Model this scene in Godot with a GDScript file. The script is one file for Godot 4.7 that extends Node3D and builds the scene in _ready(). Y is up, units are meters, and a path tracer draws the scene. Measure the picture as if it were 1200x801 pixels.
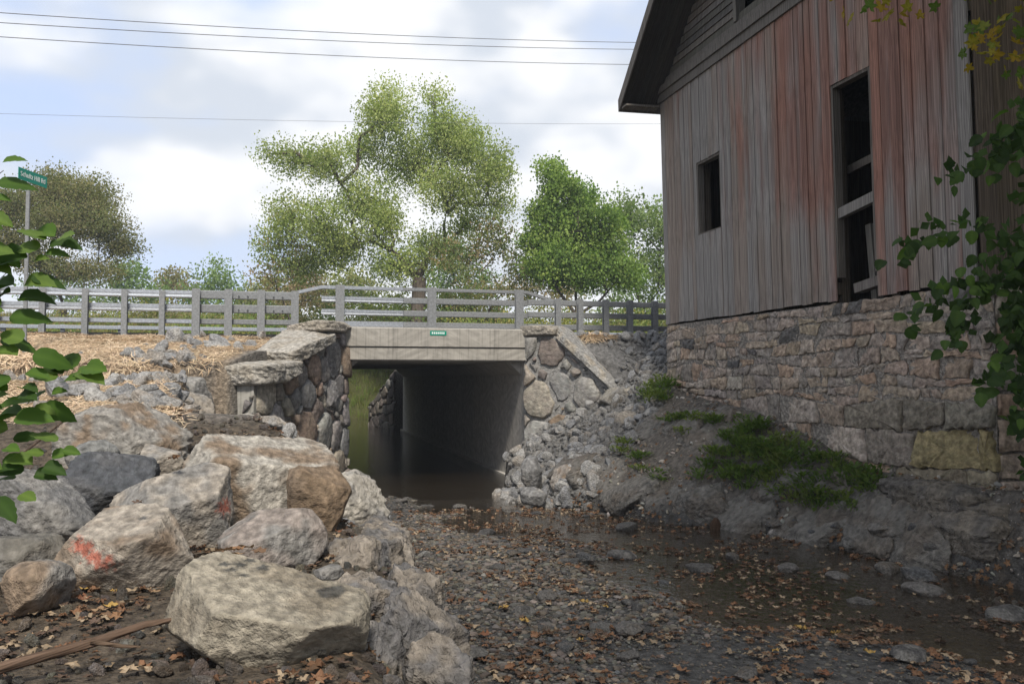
extends Node3D
# Stream bed below a road culvert, with a weathered barn on a rubble foundation.
# Axes: -Z runs up the stream through the culvert, +X along the road, y up, metres.

var rng := RandomNumberGenerator.new()
var na := FastNoiseLite.new()
var nb := FastNoiseLite.new()
var M := {}
var counts := {}

# ---------------------------------------------------------------- helpers
class MB:
	var v := PackedVector3Array()
	var c := PackedColorArray()
	var n := PackedVector3Array()
	var uv := PackedVector2Array()
	var ix := PackedInt32Array()
	func vert(p: Vector3, col: Color) -> int:
		v.append(p)
		c.append(col)
		return v.size() - 1
	func tri(a: Vector3, b: Vector3, d: Vector3, col: Color) -> void:
		var k := v.size()
		v.append(a); v.append(b); v.append(d)
		c.append(col); c.append(col); c.append(col)
		ix.append(k); ix.append(k + 1); ix.append(k + 2)
	func quad(a: Vector3, b: Vector3, d: Vector3, e: Vector3, col: Color) -> void:
		var k := v.size()
		v.append(a); v.append(b); v.append(d); v.append(e)
		c.append(col); c.append(col); c.append(col); c.append(col)
		ix.append(k); ix.append(k + 1); ix.append(k + 2)
		ix.append(k); ix.append(k + 2); ix.append(k + 3)
	# a box given by its eight corners: bottom four then top four, each anticlockwise seen from above
	func hexa(p: Array, col: Color) -> void:
		quad(p[0], p[1], p[2], p[3], col)
		quad(p[7], p[6], p[5], p[4], col)
		for i in 4:
			var j := (i + 1) % 4
			quad(p[i], p[i + 4], p[j + 4], p[j], col)
	func box(a: Vector3, b: Vector3, col: Color) -> void:
		hexa([Vector3(a.x, a.y, b.z), Vector3(b.x, a.y, b.z), Vector3(b.x, a.y, a.z), Vector3(a.x, a.y, a.z),
			Vector3(a.x, b.y, b.z), Vector3(b.x, b.y, b.z), Vector3(b.x, b.y, a.z), Vector3(a.x, b.y, a.z)], col)
	# a bar of rectangular section w x h from a to b
	func bar(a: Vector3, b: Vector3, w: float, h: float, col: Color, up := Vector3.UP) -> void:
		var d := (b - a).normalized()
		var s := d.cross(up).normalized() * (w / 2)
		var u := s.cross(d).normalized() * (h / 2)
		hexa([a - s - u, a + s - u, b + s - u, b - s - u, a - s + u, a + s + u, b + s + u, b - s + u], col)
	func tube(pts: Array, rad: Array, sides: int, col: Color) -> void:
		var k := v.size()
		for i in pts.size():
			var d: Vector3 = (pts[mini(i + 1, pts.size() - 1)] - pts[maxi(i - 1, 0)]).normalized()
			var s := d.cross(Vector3(0.31, 0.2, 0.93) if absf(d.y) > 0.8 else Vector3.UP).normalized()
			var u := s.cross(d)
			for j in sides:
				var a := TAU * j / sides
				v.append(pts[i] + (s * cos(a) + u * sin(a)) * rad[i])
				c.append(col)
		for i in pts.size() - 1:
			for j in sides:
				var a := k + i * sides + j
				var b := k + i * sides + (j + 1) % sides
				ix.append(a); ix.append(b); ix.append(a + sides)
				ix.append(b); ix.append(b + sides); ix.append(a + sides)
	func mesh(smooth := false) -> ArrayMesh:
		var arr := []
		arr.resize(Mesh.ARRAY_MAX)
		arr[Mesh.ARRAY_VERTEX] = v
		arr[Mesh.ARRAY_COLOR] = c
		arr[Mesh.ARRAY_INDEX] = ix
		if uv.size() == v.size():
			arr[Mesh.ARRAY_TEX_UV] = uv
		if smooth:
			n.resize(v.size())
			n.fill(Vector3.ZERO)
			for t in range(0, ix.size(), 3):
				var a := ix[t]
				var b := ix[t + 1]
				var d := ix[t + 2]
				var nn := (v[d] - v[a]).cross(v[b] - v[a])
				n[a] += nn; n[b] += nn; n[d] += nn
			for i in n.size():
				n[i] = n[i].normalized() if n[i].length_squared() > 1e-18 else Vector3.UP
			arr[Mesh.ARRAY_NORMAL] = n
		var m := ArrayMesh.new()
		m.add_surface_from_arrays(Mesh.PRIMITIVE_TRIANGLES, arr)
		return m

func numbered(called: String) -> String:
	var k: int = counts.get(called, 0)
	counts[called] = k + 1
	return called if k == 0 else "%s_%03d" % [called, k]

func tag(o: Node, label: String, category: String, group := "", kind := "") -> Node:
	o.set_meta("label", label)
	o.set_meta("category", category)
	if group != "":
		o.set_meta("group", group)
	if kind != "":
		o.set_meta("kind", kind)
	return o

func thing(called: String, label: String, category: String, at := Vector3.ZERO, group := "") -> Node3D:
	var o := Node3D.new()
	o.name = numbered(called)
	add_child(o)
	o.position = at
	tag(o, label, category, group)
	return o

func part(called: String, mesh: Mesh, m: Material, parent: Node) -> MeshInstance3D:
	var o := MeshInstance3D.new()
	o.name = called
	o.mesh = mesh
	o.material_override = m
	parent.add_child(o, true)
	return o

func top(called: String, mesh: Mesh, m: Material, at := Vector3.ZERO) -> MeshInstance3D:
	var o := MeshInstance3D.new()
	o.name = numbered(called)
	o.mesh = mesh
	o.material_override = m
	add_child(o)
	o.position = at
	return o

func structure(called: String, mesh: Mesh, m: Material) -> MeshInstance3D:
	var o := top(called, mesh, m)
	o.set_meta("kind", "structure")
	return o

func scatter(called: String, mesh: Mesh, m: Material, where: Array, tints: Array) -> MultiMeshInstance3D:
	var mm := MultiMesh.new()
	mm.transform_format = MultiMesh.TRANSFORM_3D
	mm.use_colors = true
	mm.mesh = mesh
	mm.instance_count = where.size()
	for i in where.size():
		mm.set_instance_transform(i, where[i])
		mm.set_instance_color(i, tints[i])
	var o := MultiMeshInstance3D.new()
	o.name = numbered(called)
	o.multimesh = mm
	o.material_override = m
	o.set_meta("kind", "stuff")
	return o

func lut(x: float, t: Array) -> float:
	if x <= t[0][0]:
		return t[0][1]
	for i in range(1, t.size()):
		if x <= t[i][0]:
			return lerpf(t[i - 1][1], t[i][1], (x - t[i - 1][0]) / (t[i][0] - t[i - 1][0]))
	return t[-1][1]

func rf(a: float, b: float) -> float:
	return rng.randf_range(a, b)

func jit(c: Color, s: float) -> Color:
	var k := 1.0 + rf(-s, s)
	return Color(clampf(c.r * k * (1 + rf(-s, s) * 0.25), 0, 1), clampf(c.g * k, 0, 1), clampf(c.b * k * (1 + rf(-s, s) * 0.25), 0, 1))

func scale3(s: Vector3, b: Basis) -> Basis:
	return b * Basis.from_scale(s)

# ---------------------------------------------------------------- materials
func noise_tex(freq: float, oct: int, lo: float, hi: float, sd: int, size := 512, kind := FastNoiseLite.TYPE_SIMPLEX_SMOOTH, fractal := FastNoiseLite.FRACTAL_FBM) -> NoiseTexture2D:
	var f := FastNoiseLite.new()
	f.noise_type = kind
	f.fractal_type = fractal
	f.frequency = freq
	f.fractal_octaves = oct
	f.fractal_gain = 0.6
	f.seed = sd
	var g := Gradient.new()
	g.set_color(0, Color(lo, lo, lo))
	g.set_color(1, Color(hi, hi, hi))
	var t := NoiseTexture2D.new()
	t.width = size
	t.height = size
	t.seamless = true
	t.noise = f
	t.color_ramp = g
	return t

func grain_tex(sd: int, lo: float, hi: float) -> ImageTexture:
	# weathered wood, the grain running along v; wraps round
	var f := FastNoiseLite.new()
	f.seed = sd
	f.frequency = 1.0
	f.fractal_octaves = 3
	f.fractal_gain = 0.65
	var im := Image.create(256, 512, false, Image.FORMAT_RGB8)
	for y in 512:
		for x in 256:
			var a := TAU * x / 256.0
			var b := TAU * y / 512.0
			var k := 0.0
			k += f.get_noise_3d(cos(a) * 5.5, sin(a) * 5.5, sin(b) * 0.55 + cos(b) * 0.4) * 0.75
			k += f.get_noise_3d(cos(a) * 21.0 + 40, sin(a) * 21.0, sin(b) * 1.3 + cos(b) * 0.9) * 0.55
			var g := lerpf(lo, hi, clampf(0.52 + k, 0, 1))
			im.set_pixel(x, y, Color(g, g, g))
	return ImageTexture.create_from_image(im)

func concrete_tex(sd: int) -> ImageTexture:
	# cast concrete: soft blotches, and faint run-off stains down the face; wraps round
	var f := FastNoiseLite.new()
	f.seed = sd
	f.frequency = 1.0
	f.fractal_octaves = 5
	var im := Image.create(512, 512, false, Image.FORMAT_RGB8)
	for y in 512:
		for x in 512:
			var a := TAU * x / 512.0
			var b := TAU * y / 512.0
			var bl := f.get_noise_3d(cos(a) * 1.4 + 3 * cos(b), sin(a) * 1.4, sin(b) * 1.6)
			var st := f.get_noise_3d(cos(a) * 7.0, sin(a) * 7.0 + 9, sin(b) * 0.35 + cos(b) * 0.3)
			var g := clampf(0.9 + bl * 0.14 - maxf(0.0, st) * 0.2, 0.4, 1.0)
			im.set_pixel(x, y, Color(g, g * 0.995, g * 0.985))
	return ImageTexture.create_from_image(im)

func mat(called: String, col: Color, rough: float, opt := {}) -> StandardMaterial3D:
	var m := StandardMaterial3D.new()
	m.resource_name = called
	m.albedo_color = col.linear_to_srgb() if not opt.has("srgb") else col
	m.roughness = rough
	m.vertex_color_use_as_albedo = opt.get("vc", false)
	m.metallic_specular = opt.get("spec", 0.35)
	if opt.has("tex"):
		m.albedo_texture = opt.tex
	if opt.has("bump"):
		m.heightmap_enabled = true
		m.heightmap_texture = opt.bump
		m.heightmap_scale = opt.get("relief", 1.0)
	if opt.has("tex") or opt.has("bump"):
		m.uv1_triplanar = true
		m.uv1_world_triplanar = opt.get("world", false)
		m.uv1_scale = opt.get("scale", Vector3.ONE)
		m.uv1_triplanar_sharpness = 4.0
	if opt.has("backlight"):
		m.backlight_enabled = true
		m.backlight = opt.backlight.linear_to_srgb()
	m.metallic = opt.get("metal", 0.0)
	return m

func make_materials() -> void:
	var W := Color.WHITE
	var rock_c := noise_tex(0.008, 7, 0.55, 1.0, 3, 768)
	var rock_b := noise_tex(0.011, 7, 0.0, 1.0, 9, 768)
	var fine_b := noise_tex(0.05, 5, 0.0, 1.0, 12)
	var soil_c := noise_tex(0.02, 6, 0.45, 1.0, 15)
	var crack_b := noise_tex(0.01, 5, 0.0, 1.0, 21, 512, FastNoiseLite.TYPE_SIMPLEX_SMOOTH, FastNoiseLite.FRACTAL_RIDGED)
	var conc_c := concrete_tex(33)
	M.rock = mat("rough_stone", W, 0.9, {"vc": true, "tex": rock_c, "bump": rock_b, "relief": 2.4, "scale": Vector3.ONE * 1.3})
	M.ledge = mat("ledge_stone", W, 0.88, {"vc": true, "tex": rock_c, "bump": crack_b, "relief": 4.0, "scale": Vector3.ONE * 1.1, "world": true})
	M.masonry = mat("masonry_stone", W, 0.92, {"vc": true, "tex": rock_c, "bump": rock_b, "relief": 1.8, "scale": Vector3.ONE * 1.1})
	M.mortar = mat("mortar", W, 0.95, {"vc": true, "tex": soil_c, "bump": fine_b, "relief": 2.0, "scale": Vector3.ONE * 1.3})
	M.soil = mat("soil", W, 0.95, {"vc": true, "tex": soil_c, "bump": fine_b, "relief": 2.2, "scale": Vector3.ONE * 0.8, "world": true})
	M.pebble = mat("pebble", W, 0.75, {"vc": true})
	M.concrete = mat("cast_concrete", W, 0.85, {"vc": true, "tex": conc_c, "bump": fine_b, "relief": 0.25, "scale": Vector3.ONE * 0.4})
	var g1 := grain_tex(5, 0.62, 1.0)
	M.wood = mat("weathered_board", W, 0.9, {"vc": true, "tex": g1, "bump": g1, "relief": 0.35, "scale": Vector3(1.3, 0.3, 1.3), "spec": 0.2})
	M.bark = mat("bark", W, 0.95, {"vc": true, "tex": g1, "bump": g1, "relief": 3.0, "scale": Vector3(0.8, 0.3, 0.8), "spec": 0.1})
	M.leaf = mat("leaf", W, 0.6, {"vc": true, "backlight": Color(0.75, 0.9, 0.35), "spec": 0.3})
	M.dryleaf = mat("dry_leaf", W, 0.8, {"vc": true, "spec": 0.2})
	M.straw = mat("straw", W, 0.85, {"vc": true, "spec": 0.2})
	var zinc := noise_tex(0.03, 3, 0.8, 1.0, 44, 256)
	M.zinc = mat("galvanised_steel", Color(0.6, 0.62, 0.65), 0.36, {"metal": 0.9, "tex": zinc, "scale": Vector3.ONE * 2.0})
	M.zinc_dull = mat("dull_galvanised_steel", Color(0.27, 0.28, 0.29), 0.6, {"metal": 0.35, "tex": zinc, "scale": Vector3.ONE * 2.0})
	M.green_sign = mat("green_sign_sheet", Color(0.0, 0.22, 0.15), 0.45)
	M.white_sign = mat("white_sign_lettering", Color(0.75, 0.78, 0.76), 0.5)
	M.cable = mat("cable", Color(0.12, 0.12, 0.13), 0.6)
	M.roof = mat("old_roofing", Color(0.11, 0.105, 0.1), 0.8, {"tex": soil_c, "scale": Vector3.ONE})
	M.asphalt = mat("asphalt", Color(0.06, 0.06, 0.06), 0.9, {"tex": soil_c, "scale": Vector3.ONE})
	var rip := noise_tex(0.02, 4, 0.0, 1.0, 51)
	M.water = mat("stream_water", Color(0.035, 0.026, 0.016), 0.03, {"bump": rip, "relief": 0.5, "scale": Vector3(0.6, 0.6, 0.6), "world": true, "spec": 0.5})
	M.water.transparency = BaseMaterial3D.TRANSPARENCY_ALPHA
	M.water.albedo_color.a = 0.5

# ---------------------------------------------------------------- ground shape
const BANK_LEFT := [[-20.5, 1.45], [-14.0, 1.5], [-10.0, 1.45], [-6.0, 1.25], [-3.0, 1.1], [8.0, 1.0]]
const BANK_LEFT_WIDTH := [[-16.7, 2.3], [-12.0, 2.0], [-9.0, 1.0], [-6.0, 0.8], [8.0, 0.8]]
const BANK_LEFT_TOP := [[-20.3, 3.27], [-19.5, 3.2], [-16.0, 2.55], [-13.0, 2.0], [-11.2, 1.45], [-9.0, 0.98], [-5.0, 0.82], [0.0, 0.72], [8.0, 0.7]]
const BANK_RIGHT := [[-20.5, 5.5], [-18.5, 4.9], [-17.0, 4.8], [-15.0, 5.5], [-13.0, 6.0], [-11.7, 6.6], [-10.0, 7.15], [-8.0, 7.4], [-5.0, 7.6], [0.0, 8.0], [8.0, 8.0]]
const BARN_BASE := [[-17.0, 2.2], [-14.5, 1.9], [-13.1, 1.72], [-11.6, 1.38], [-10.6, 1.05], [-8.3, 1.08], [-6.0, 1.0], [8.0, 1.0]]
const WATER_LEVEL := [[-20.0, -0.25], [-17.0, -0.17], [-14.0, -0.02], [-11.0, 0.11], [-8.0, 0.16], [8.0, 0.18]]

func wall_left_x(z: float) -> float:
	return -0.46 + (z + 16.7) / -3.8 * 1.88

func hgt(x: float, z: float) -> float:
	var nz := na.get_noise_2d(x * 22.0, z * 22.0)
	var nf := na.get_noise_2d(x * 90.0 + 300.0, z * 90.0)
	var wl := lut(z, WATER_LEVEL)
	# gravel bars and pools, above or below the water
	var near := smoothstep(-13.5, -10.5, z)
	var bar_near := lerpf(0.1, -0.2, smoothstep(3.1, 4.7, x + 1.3 * nz + smoothstep(-7.0, -5.6, z) * -1.6))
	var bar_far := lerpf(0.06, -0.1, smoothstep(1.9, 3.4, x + 0.8 * nz))
	var bed := lerpf(bar_far, bar_near, near)
	bed = lerpf(-0.28, bed, smoothstep(-20.2, -18.2, z))
	bed += wl + nz * 0.05 + nf * 0.025
	var h := bed
	# left bank
	var top_l := lut(z, BANK_LEFT_TOP) + nz * 0.1 + nf * 0.03
	if z < -16.6:
		var xw := wall_left_x(z)
		if x < xw - 0.35:
			h = top_l
		else:
			h = bed + maxf(0.0, 1.2 - (x - xw)) * 0.6
	else:
		var t := clampf((lut(z, BANK_LEFT) + nz * 0.3 - x) / lut(z, BANK_LEFT_WIDTH), 0, 1)
		h = lerpf(bed, top_l, t * t * (3 - 2 * t))
		# the cut below the end of the wing wall
		var low := lerpf(bed, 1.25, smoothstep(1.6, -0.6, x)) + nz * 0.12
		low = lerpf(low, minf(top_l, 2.3), smoothstep(-1.25, -1.75, x))
		h = lerpf(h, low, smoothstep(-12.6, -14.2, z))
	# right bank
	var e := lut(z, BANK_RIGHT) + nz * 0.25
	if x > e:
		var t2 := clampf((x - e) / maxf(0.4, 8.0 - e), 0, 1)
		var bank := lerpf(bed, lut(z, BARN_BASE), pow(t2, 0.75)) + nz * 0.16 * t2 * (1 - t2) * 4.0 + nf * 0.04
		var rip := maxf(bed, (x - 5.3) * 0.82 + maxf(0.0, -17.0 - z) * 0.12)
		# fill held back by the right wing wall
		var behind := (x - 5.93) * 0.702 + (z + 20.5) * -0.712
		if behind > 0.3 and z < -18.6:
			rip = maxf(rip, minf(3.42, 2.35 + (-18.9 - z) * 0.75 + maxf(0.0, x - 7.2) * 0.25))
		rip = minf(rip, 3.45)
		bank += (nb.get_noise_2d(x * 30.0, z * 18.0) + 0.2) * 0.22 * t2 * (1.2 - t2)
		h = lerpf(bank, rip + nz * 0.08 + nf * 0.03, smoothstep(-16.3, -17.3, z))
	return h

func meadow_height(x: float, z: float) -> float:
	return 3.1 + na.get_noise_2d(x * 3.0, z * 3.0) * 0.5 + smoothstep(-45.0, -62.0, z) * 2.6 + maxf(0.0, -60.0 - z) * 0.012

func ground_color(x: float, z: float, h: float) -> Color:
	var wl := lut(z, WATER_LEVEL)
	var k := na.get_noise_2d(x * 35.0 + 900.0, z * 35.0)
	var gravel := Color(0.12, 0.115, 0.11)
	var silt := Color(0.09, 0.07, 0.05)
	var soil := Color(0.15, 0.12, 0.09)
	var mud := Color(0.2, 0.18, 0.155)
	var straw := Color(0.5, 0.38, 0.26)
	var c := gravel.lerp(silt, smoothstep(0.03, -0.03, h - wl))
	if x < 1.6:
		c = c.lerp(soil, smoothstep(0.15, 0.5, h - wl))
		c = c.lerp(Color(0.28, 0.255, 0.225), smoothstep(-12.0, -13.0, z) * smoothstep(-2.6, -1.6, x))
		c = c.lerp(straw, smoothstep(-12.2, -13.4, z + k * 1.2 + (x + 2.0) * -0.25) * smoothstep(0.4, -0.4, x - wall_left_x(minf(z, -16.7)) + 0.9 + k * 1.0))
	elif x > 4.4:
		c = c.lerp(mud, smoothstep(0.1, 0.4, h - wl))
		c = c.lerp(Color(0.24, 0.235, 0.225), smoothstep(0.3, -0.3, z + 15.1 + (x - 5.6) * 0.62 + k * 0.6) * smoothstep(0.0, 0.25, h - wl))
		c = c.lerp(straw, smoothstep(-20.0, -20.2, z + k * 0.4) * smoothstep(7.0, 7.6, x))
	return c

func slope_basis(x: float, z: float) -> Basis:
	var e := 0.12
	var n := Vector3(hgt(x - e, z) - hgt(x + e, z), 2 * e, hgt(x, z - e) - hgt(x, z + e)).normalized()
	var q := Quaternion(Vector3.UP, n)
	return Basis(q)

# ---------------------------------------------------------------- rocks
func rock_mesh(sd: int, size: Vector3, n: int, col: Color, col2: Color, opt := {}) -> ArrayMesh:
	var r := RandomNumberGenerator.new()
	r.seed = sd
	var pn := []
	var pd := []
	for q in opt.get("planes", []):
		pn.append(Vector3(q[0], q[1], q[2]).normalized())
		pd.append(float(q[3]))
	for i in opt.get("cuts", 9):
		pn.append(Vector3(r.randfn(), r.randfn(), r.randfn()).normalized())
		pd.append(r.randf_range(opt.get("cut_lo", 0.62), opt.get("cut_hi", 0.92)))
	var p: float = opt.get("p", 2.6)
	var amp: float = opt.get("amp", 0.06)
	var fr: float = opt.get("freq", 130.0)
	var layers: float = opt.get("strata", 0.0)
	var lay_dir: Vector3 = opt.get("lay_dir", Vector3(0.25, 0.9, 0.2)).normalized()
	var paint: Array = opt.get("paint", [])
	var off := Vector3(r.randf() * 900, r.randf() * 900, r.randf() * 900)
	var mb := MB.new()
	var seen := {}
	var m := n + 1
	for f in 6:
		var ids := PackedInt32Array()
		ids.resize(m * m)
		for i in m:
			for j in m:
				var g: Array = [[n, i, j], [0, j, i], [j, n, i], [i, 0, j], [i, j, n], [j, i, 0]][f]
				var key: int = g[0] + m * (g[1] + m * g[2])
				if not seen.has(key):
					var d := Vector3(tan((g[0] * 2.0 / n - 1) * 0.7854), tan((g[1] * 2.0 / n - 1) * 0.7854), tan((g[2] * 2.0 / n - 1) * 0.7854)).normalized()
					var rad := pow(pow(absf(d.x), p) + pow(absf(d.y), p) + pow(absf(d.z), p), -1.0 / p)
					for k in pn.size():
						var dt: float = d.dot(pn[k])
						if dt > 0.05:
							rad = minf(rad, pd[k] / dt)
					var q := d * rad
					var qq := q * size * fr + off
					var k1 := na.get_noise_3d(qq.x * 0.5, qq.y * 0.5, qq.z * 0.5)
					var k2 := nb.get_noise_3d(qq.x * 1.6, qq.y * 1.6, qq.z * 1.6)
					rad *= 1.0 + amp * (k1 * 1.3 + k2 * 0.75)
					if layers > 0.0:
						var s: float = (q * size).dot(lay_dir) / layers + k1 * 0.6
						rad *= 1.0 + opt.get("step", 0.05) * (fposmod(s, 1.0) - 0.5)
					var cc := col.lerp(col2, smoothstep(-0.1, 0.35, na.get_noise_3d(qq.x * 0.35 + 500, qq.y * 0.35, qq.z * 0.35)))
					var kk := 1.0 + k2 * 0.35
					cc = Color(clampf(cc.r * kk, 0, 1), clampf(cc.g * kk, 0, 1), clampf(cc.b * kk, 0, 1))
					var at := d * rad * size * 0.5
					for s in paint:
						var a: Vector3 = s[0]
						var b: Vector3 = s[1]
						var fl := Vector3(at.x, at.y, a.z)
						var tt := clampf((fl - a).dot(b - a) / maxf(1e-6, (b - a).length_squared()), 0, 1)
						var away := fl.distance_to(a + (b - a) * tt) + (na.get_noise_3d(qq.x * 3, qq.y * 3, qq.z * 3) + nb.get_noise_3d(qq.x * 9, qq.y * 9, qq.z * 9) * 0.6) * 0.07
						if d.z < 0.2:
							continue
						cc = cc.lerp(Color(0.6, 0.13, 0.07), 0.75 * smoothstep(s[2], s[2] * 0.3, away))
					seen[key] = mb.vert(at, cc)
				ids[i * m + j] = seen[key]
		for i in n:
			for j in n:
				var a := ids[i * m + j]
				var b := ids[(i + 1) * m + j]
				var d2 := ids[(i + 1) * m + j + 1]
				var e := ids[i * m + j + 1]
				mb.ix.append(a); mb.ix.append(d2); mb.ix.append(b)
				mb.ix.append(a); mb.ix.append(e); mb.ix.append(d2)
	return mb.mesh(opt.get("smooth", true))

# ---------------------------------------------------------------- masonry
func resample(poly: PackedVector2Array, step: float, jitter: float) -> PackedVector2Array:
	var out := PackedVector2Array()
	for i in poly.size():
		var a := poly[i]
		var b := poly[(i + 1) % poly.size()]
		var k := maxi(1, int(round(a.distance_to(b) / step)))
		for j in k:
			out.append(a.lerp(b, float(j) / k) + Vector2(rf(-jitter, jitter), rf(-jitter, jitter)))
	return out

# one stone standing proud of a wall; poly in wall coordinates (u, v), frame = [origin, u axis, v axis, outward axis]
func wall_stone(poly: PackedVector2Array, frame: Array, proud: float, col: Color, round_by := 0.25) -> ArrayMesh:
	var mb := MB.new()
	var cen := Vector2.ZERO
	for q in poly:
		cen += q
	cen /= poly.size()
	var n := poly.size()
	var put := func(q: Vector2, d: float) -> Vector3:
		return frame[0] + frame[1] * q.x + frame[2] * q.y + frame[3] * d
	var tilt := Vector2(rf(-0.12, 0.12), rf(-0.12, 0.12))
	for ring in 4:
		for i in n:
			var q := poly[i]
			var d := -0.06
			if ring == 1:
				q = q.lerp(cen, 0.015)
				d = proud * 0.55
			elif ring == 2:
				q = q.lerp(cen, round_by * 0.45)
				d = proud + rf(-0.008, 0.008) + (q - cen).dot(tilt)
			elif ring == 3:
				q = q.lerp(cen, 0.62)
				d = proud * 1.12 + rf(-0.012, 0.016) + (q - cen).dot(tilt)
			mb.vert(put.call(q, d), jit(col, 0.12))
	var last := mb.vert(put.call(cen, proud * 1.15), col)
	for ring in 3:
		for i in n:
			var j := (i + 1) % n
			var a := ring * n + i
			var b := ring * n + j
			mb.ix.append(a); mb.ix.append(a + n); mb.ix.append(b)
			mb.ix.append(b); mb.ix.append(a + n); mb.ix.append(b + n)
	for i in n:
		mb.ix.append(3 * n + i); mb.ix.append(last); mb.ix.append(3 * n + (i + 1) % n)
	# outward winding whichever way the outline runs
	var o: Vector3 = (mb.v[mb.ix[mb.ix.size() - 1]] - mb.v[mb.ix[mb.ix.size() - 3]]).cross(mb.v[last] - mb.v[mb.ix[mb.ix.size() - 3]])
	if o.dot(frame[3]) < 0:
		for t in range(0, mb.ix.size(), 3):
			var s := mb.ix[t]
			mb.ix[t] = mb.ix[t + 1]
			mb.ix[t + 1] = s
	return mb.mesh(true)

# fieldstones filling an outline: cells round scattered centres
func fieldstones(parent: Node, outline: PackedVector2Array, frame: Array, sites: Array, sizes: Array, stretch: float, gap: float, proud: Array, palette: Array, m: Material) -> void:
	for i in sites.size():
		var s: Vector2 = sites[i]
		var poly := PackedVector2Array([s + Vector2(-3, -3), s + Vector2(3, -3), s + Vector2(3, 3), s + Vector2(-3, 3)])
		for j in sites.size():
			if j == i or absf(sites[j].x - s.x) > 2.5 or poly.is_empty():
				continue
			var o: Vector2 = sites[j]
			var nrm := Vector2((o.x - s.x) / (stretch * stretch), o.y - s.y)
			var dd := Vector2((o.x - s.x) / stretch, o.y - s.y).length_squared()
			var mid := s.lerp(o, 0.5 + (sizes[i] * sizes[i] - sizes[j] * sizes[j]) / maxf(0.001, 2.0 * dd))
			var out := PackedVector2Array()
			for k in poly.size():
				var a := poly[k]
				var b := poly[(k + 1) % poly.size()]
				var da := (a - mid).dot(nrm)
				var db := (b - mid).dot(nrm)
				if da <= 0:
					out.append(a)
				if (da <= 0) != (db <= 0):
					out.append(a.lerp(b, da / (da - db)))
			poly = out
		if poly.size() < 3:
			continue
		var cut := Geometry2D.intersect_polygons(poly, outline)
		if cut.is_empty():
			continue
		var shrunk := Geometry2D.offset_polygon(cut[0], -gap * rf(0.7, 1.6), Geometry2D.JOIN_ROUND)
		if shrunk.is_empty() or shrunk[0].size() < 3:
			continue
		var clean := PackedVector2Array()
		for q in shrunk[0]:
			if clean.is_empty() or q.distance_to(clean[-1]) > 0.035:
				clean.append(q)
		if clean.size() < 3:
			continue
		var fin := resample(clean, 0.13, 0.026)
		part("stone", wall_stone(fin, frame, rf(proud[0], proud[1]), jit(palette[rng.randi() % palette.size()], 0.18)), m, parent)

# scattered centres with room of their own: [centres, radii]
func spread(a: Vector2, b: Vector2, stretch: float, lo: float, hi: float, tries: int) -> Array:
	var p := []
	var r := []
	for k in tries:
		var q := Vector2(rf(a.x, b.x), rf(a.y, b.y))
		var w := lerpf(hi, lo, pow(float(k) / tries, 0.6)) * rf(0.85, 1.15)
		var ok := true
		for i in p.size():
			if Vector2((p[i].x - q.x) / stretch, p[i].y - q.y).length() < (r[i] + w) * 0.86:
				ok = false
				break
		if ok:
			p.append(q)
			r.append(w)
	return [p, r]

# a slab with an outline in plan-like wall coordinates, thickness d0..d1 along the frame's outward axis
func slab(outline: PackedVector2Array, frame: Array, d0: float, d1: float, col: Color) -> ArrayMesh:
	var mb := MB.new()
	var put := func(q: Vector2, d: float) -> Vector3:
		return frame[0] + frame[1] * q.x + frame[2] * q.y + frame[3] * d
	var tri := Geometry2D.triangulate_polygon(outline)
	for t in range(0, tri.size(), 3):
		for d in [d1, d0]:
			var a: Vector3 = put.call(outline[tri[t]], d)
			var b: Vector3 = put.call(outline[tri[t + 1]], d)
			var e: Vector3 = put.call(outline[tri[t + 2]], d)
			var flip: bool = ((e - a).cross(b - a)).dot(frame[3]) < 0
			if d == d0:
				flip = not flip
			if flip:
				mb.tri(a, e, b, col)
			else:
				mb.tri(a, b, e, col)
	for i in outline.size():
		var q := outline[i]
		var w := outline[(i + 1) % outline.size()]
		mb.quad(put.call(q, d0), put.call(q, d1), put.call(w, d1), put.call(w, d0), col)
	return mb.mesh()

# ---------------------------------------------------------------- leaves and trees
func leaf_shape(mb: MB, b: Basis, at: Vector3, l: float, w: float, fold: float, col: Color) -> void:
	var x := b.x * (w * 0.5)
	var y := b.y * l
	var z := b.z * (w * fold)
	var k := mb.v.size()
	mb.v.append(at); mb.v.append(at + y * 0.45 + x + z); mb.v.append(at + y); mb.v.append(at + y * 0.45 - x + z)
	for i in 4:
		mb.c.append(col)
	mb.ix.append(k); mb.ix.append(k + 1); mb.ix.append(k + 2)
	mb.ix.append(k); mb.ix.append(k + 2); mb.ix.append(k + 3)

func random_basis() -> Basis:
	return Basis(Quaternion(Vector3(rf(-1, 1), rf(-1, 1), rf(-1, 1)).normalized(), rf(0, TAU)))

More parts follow.
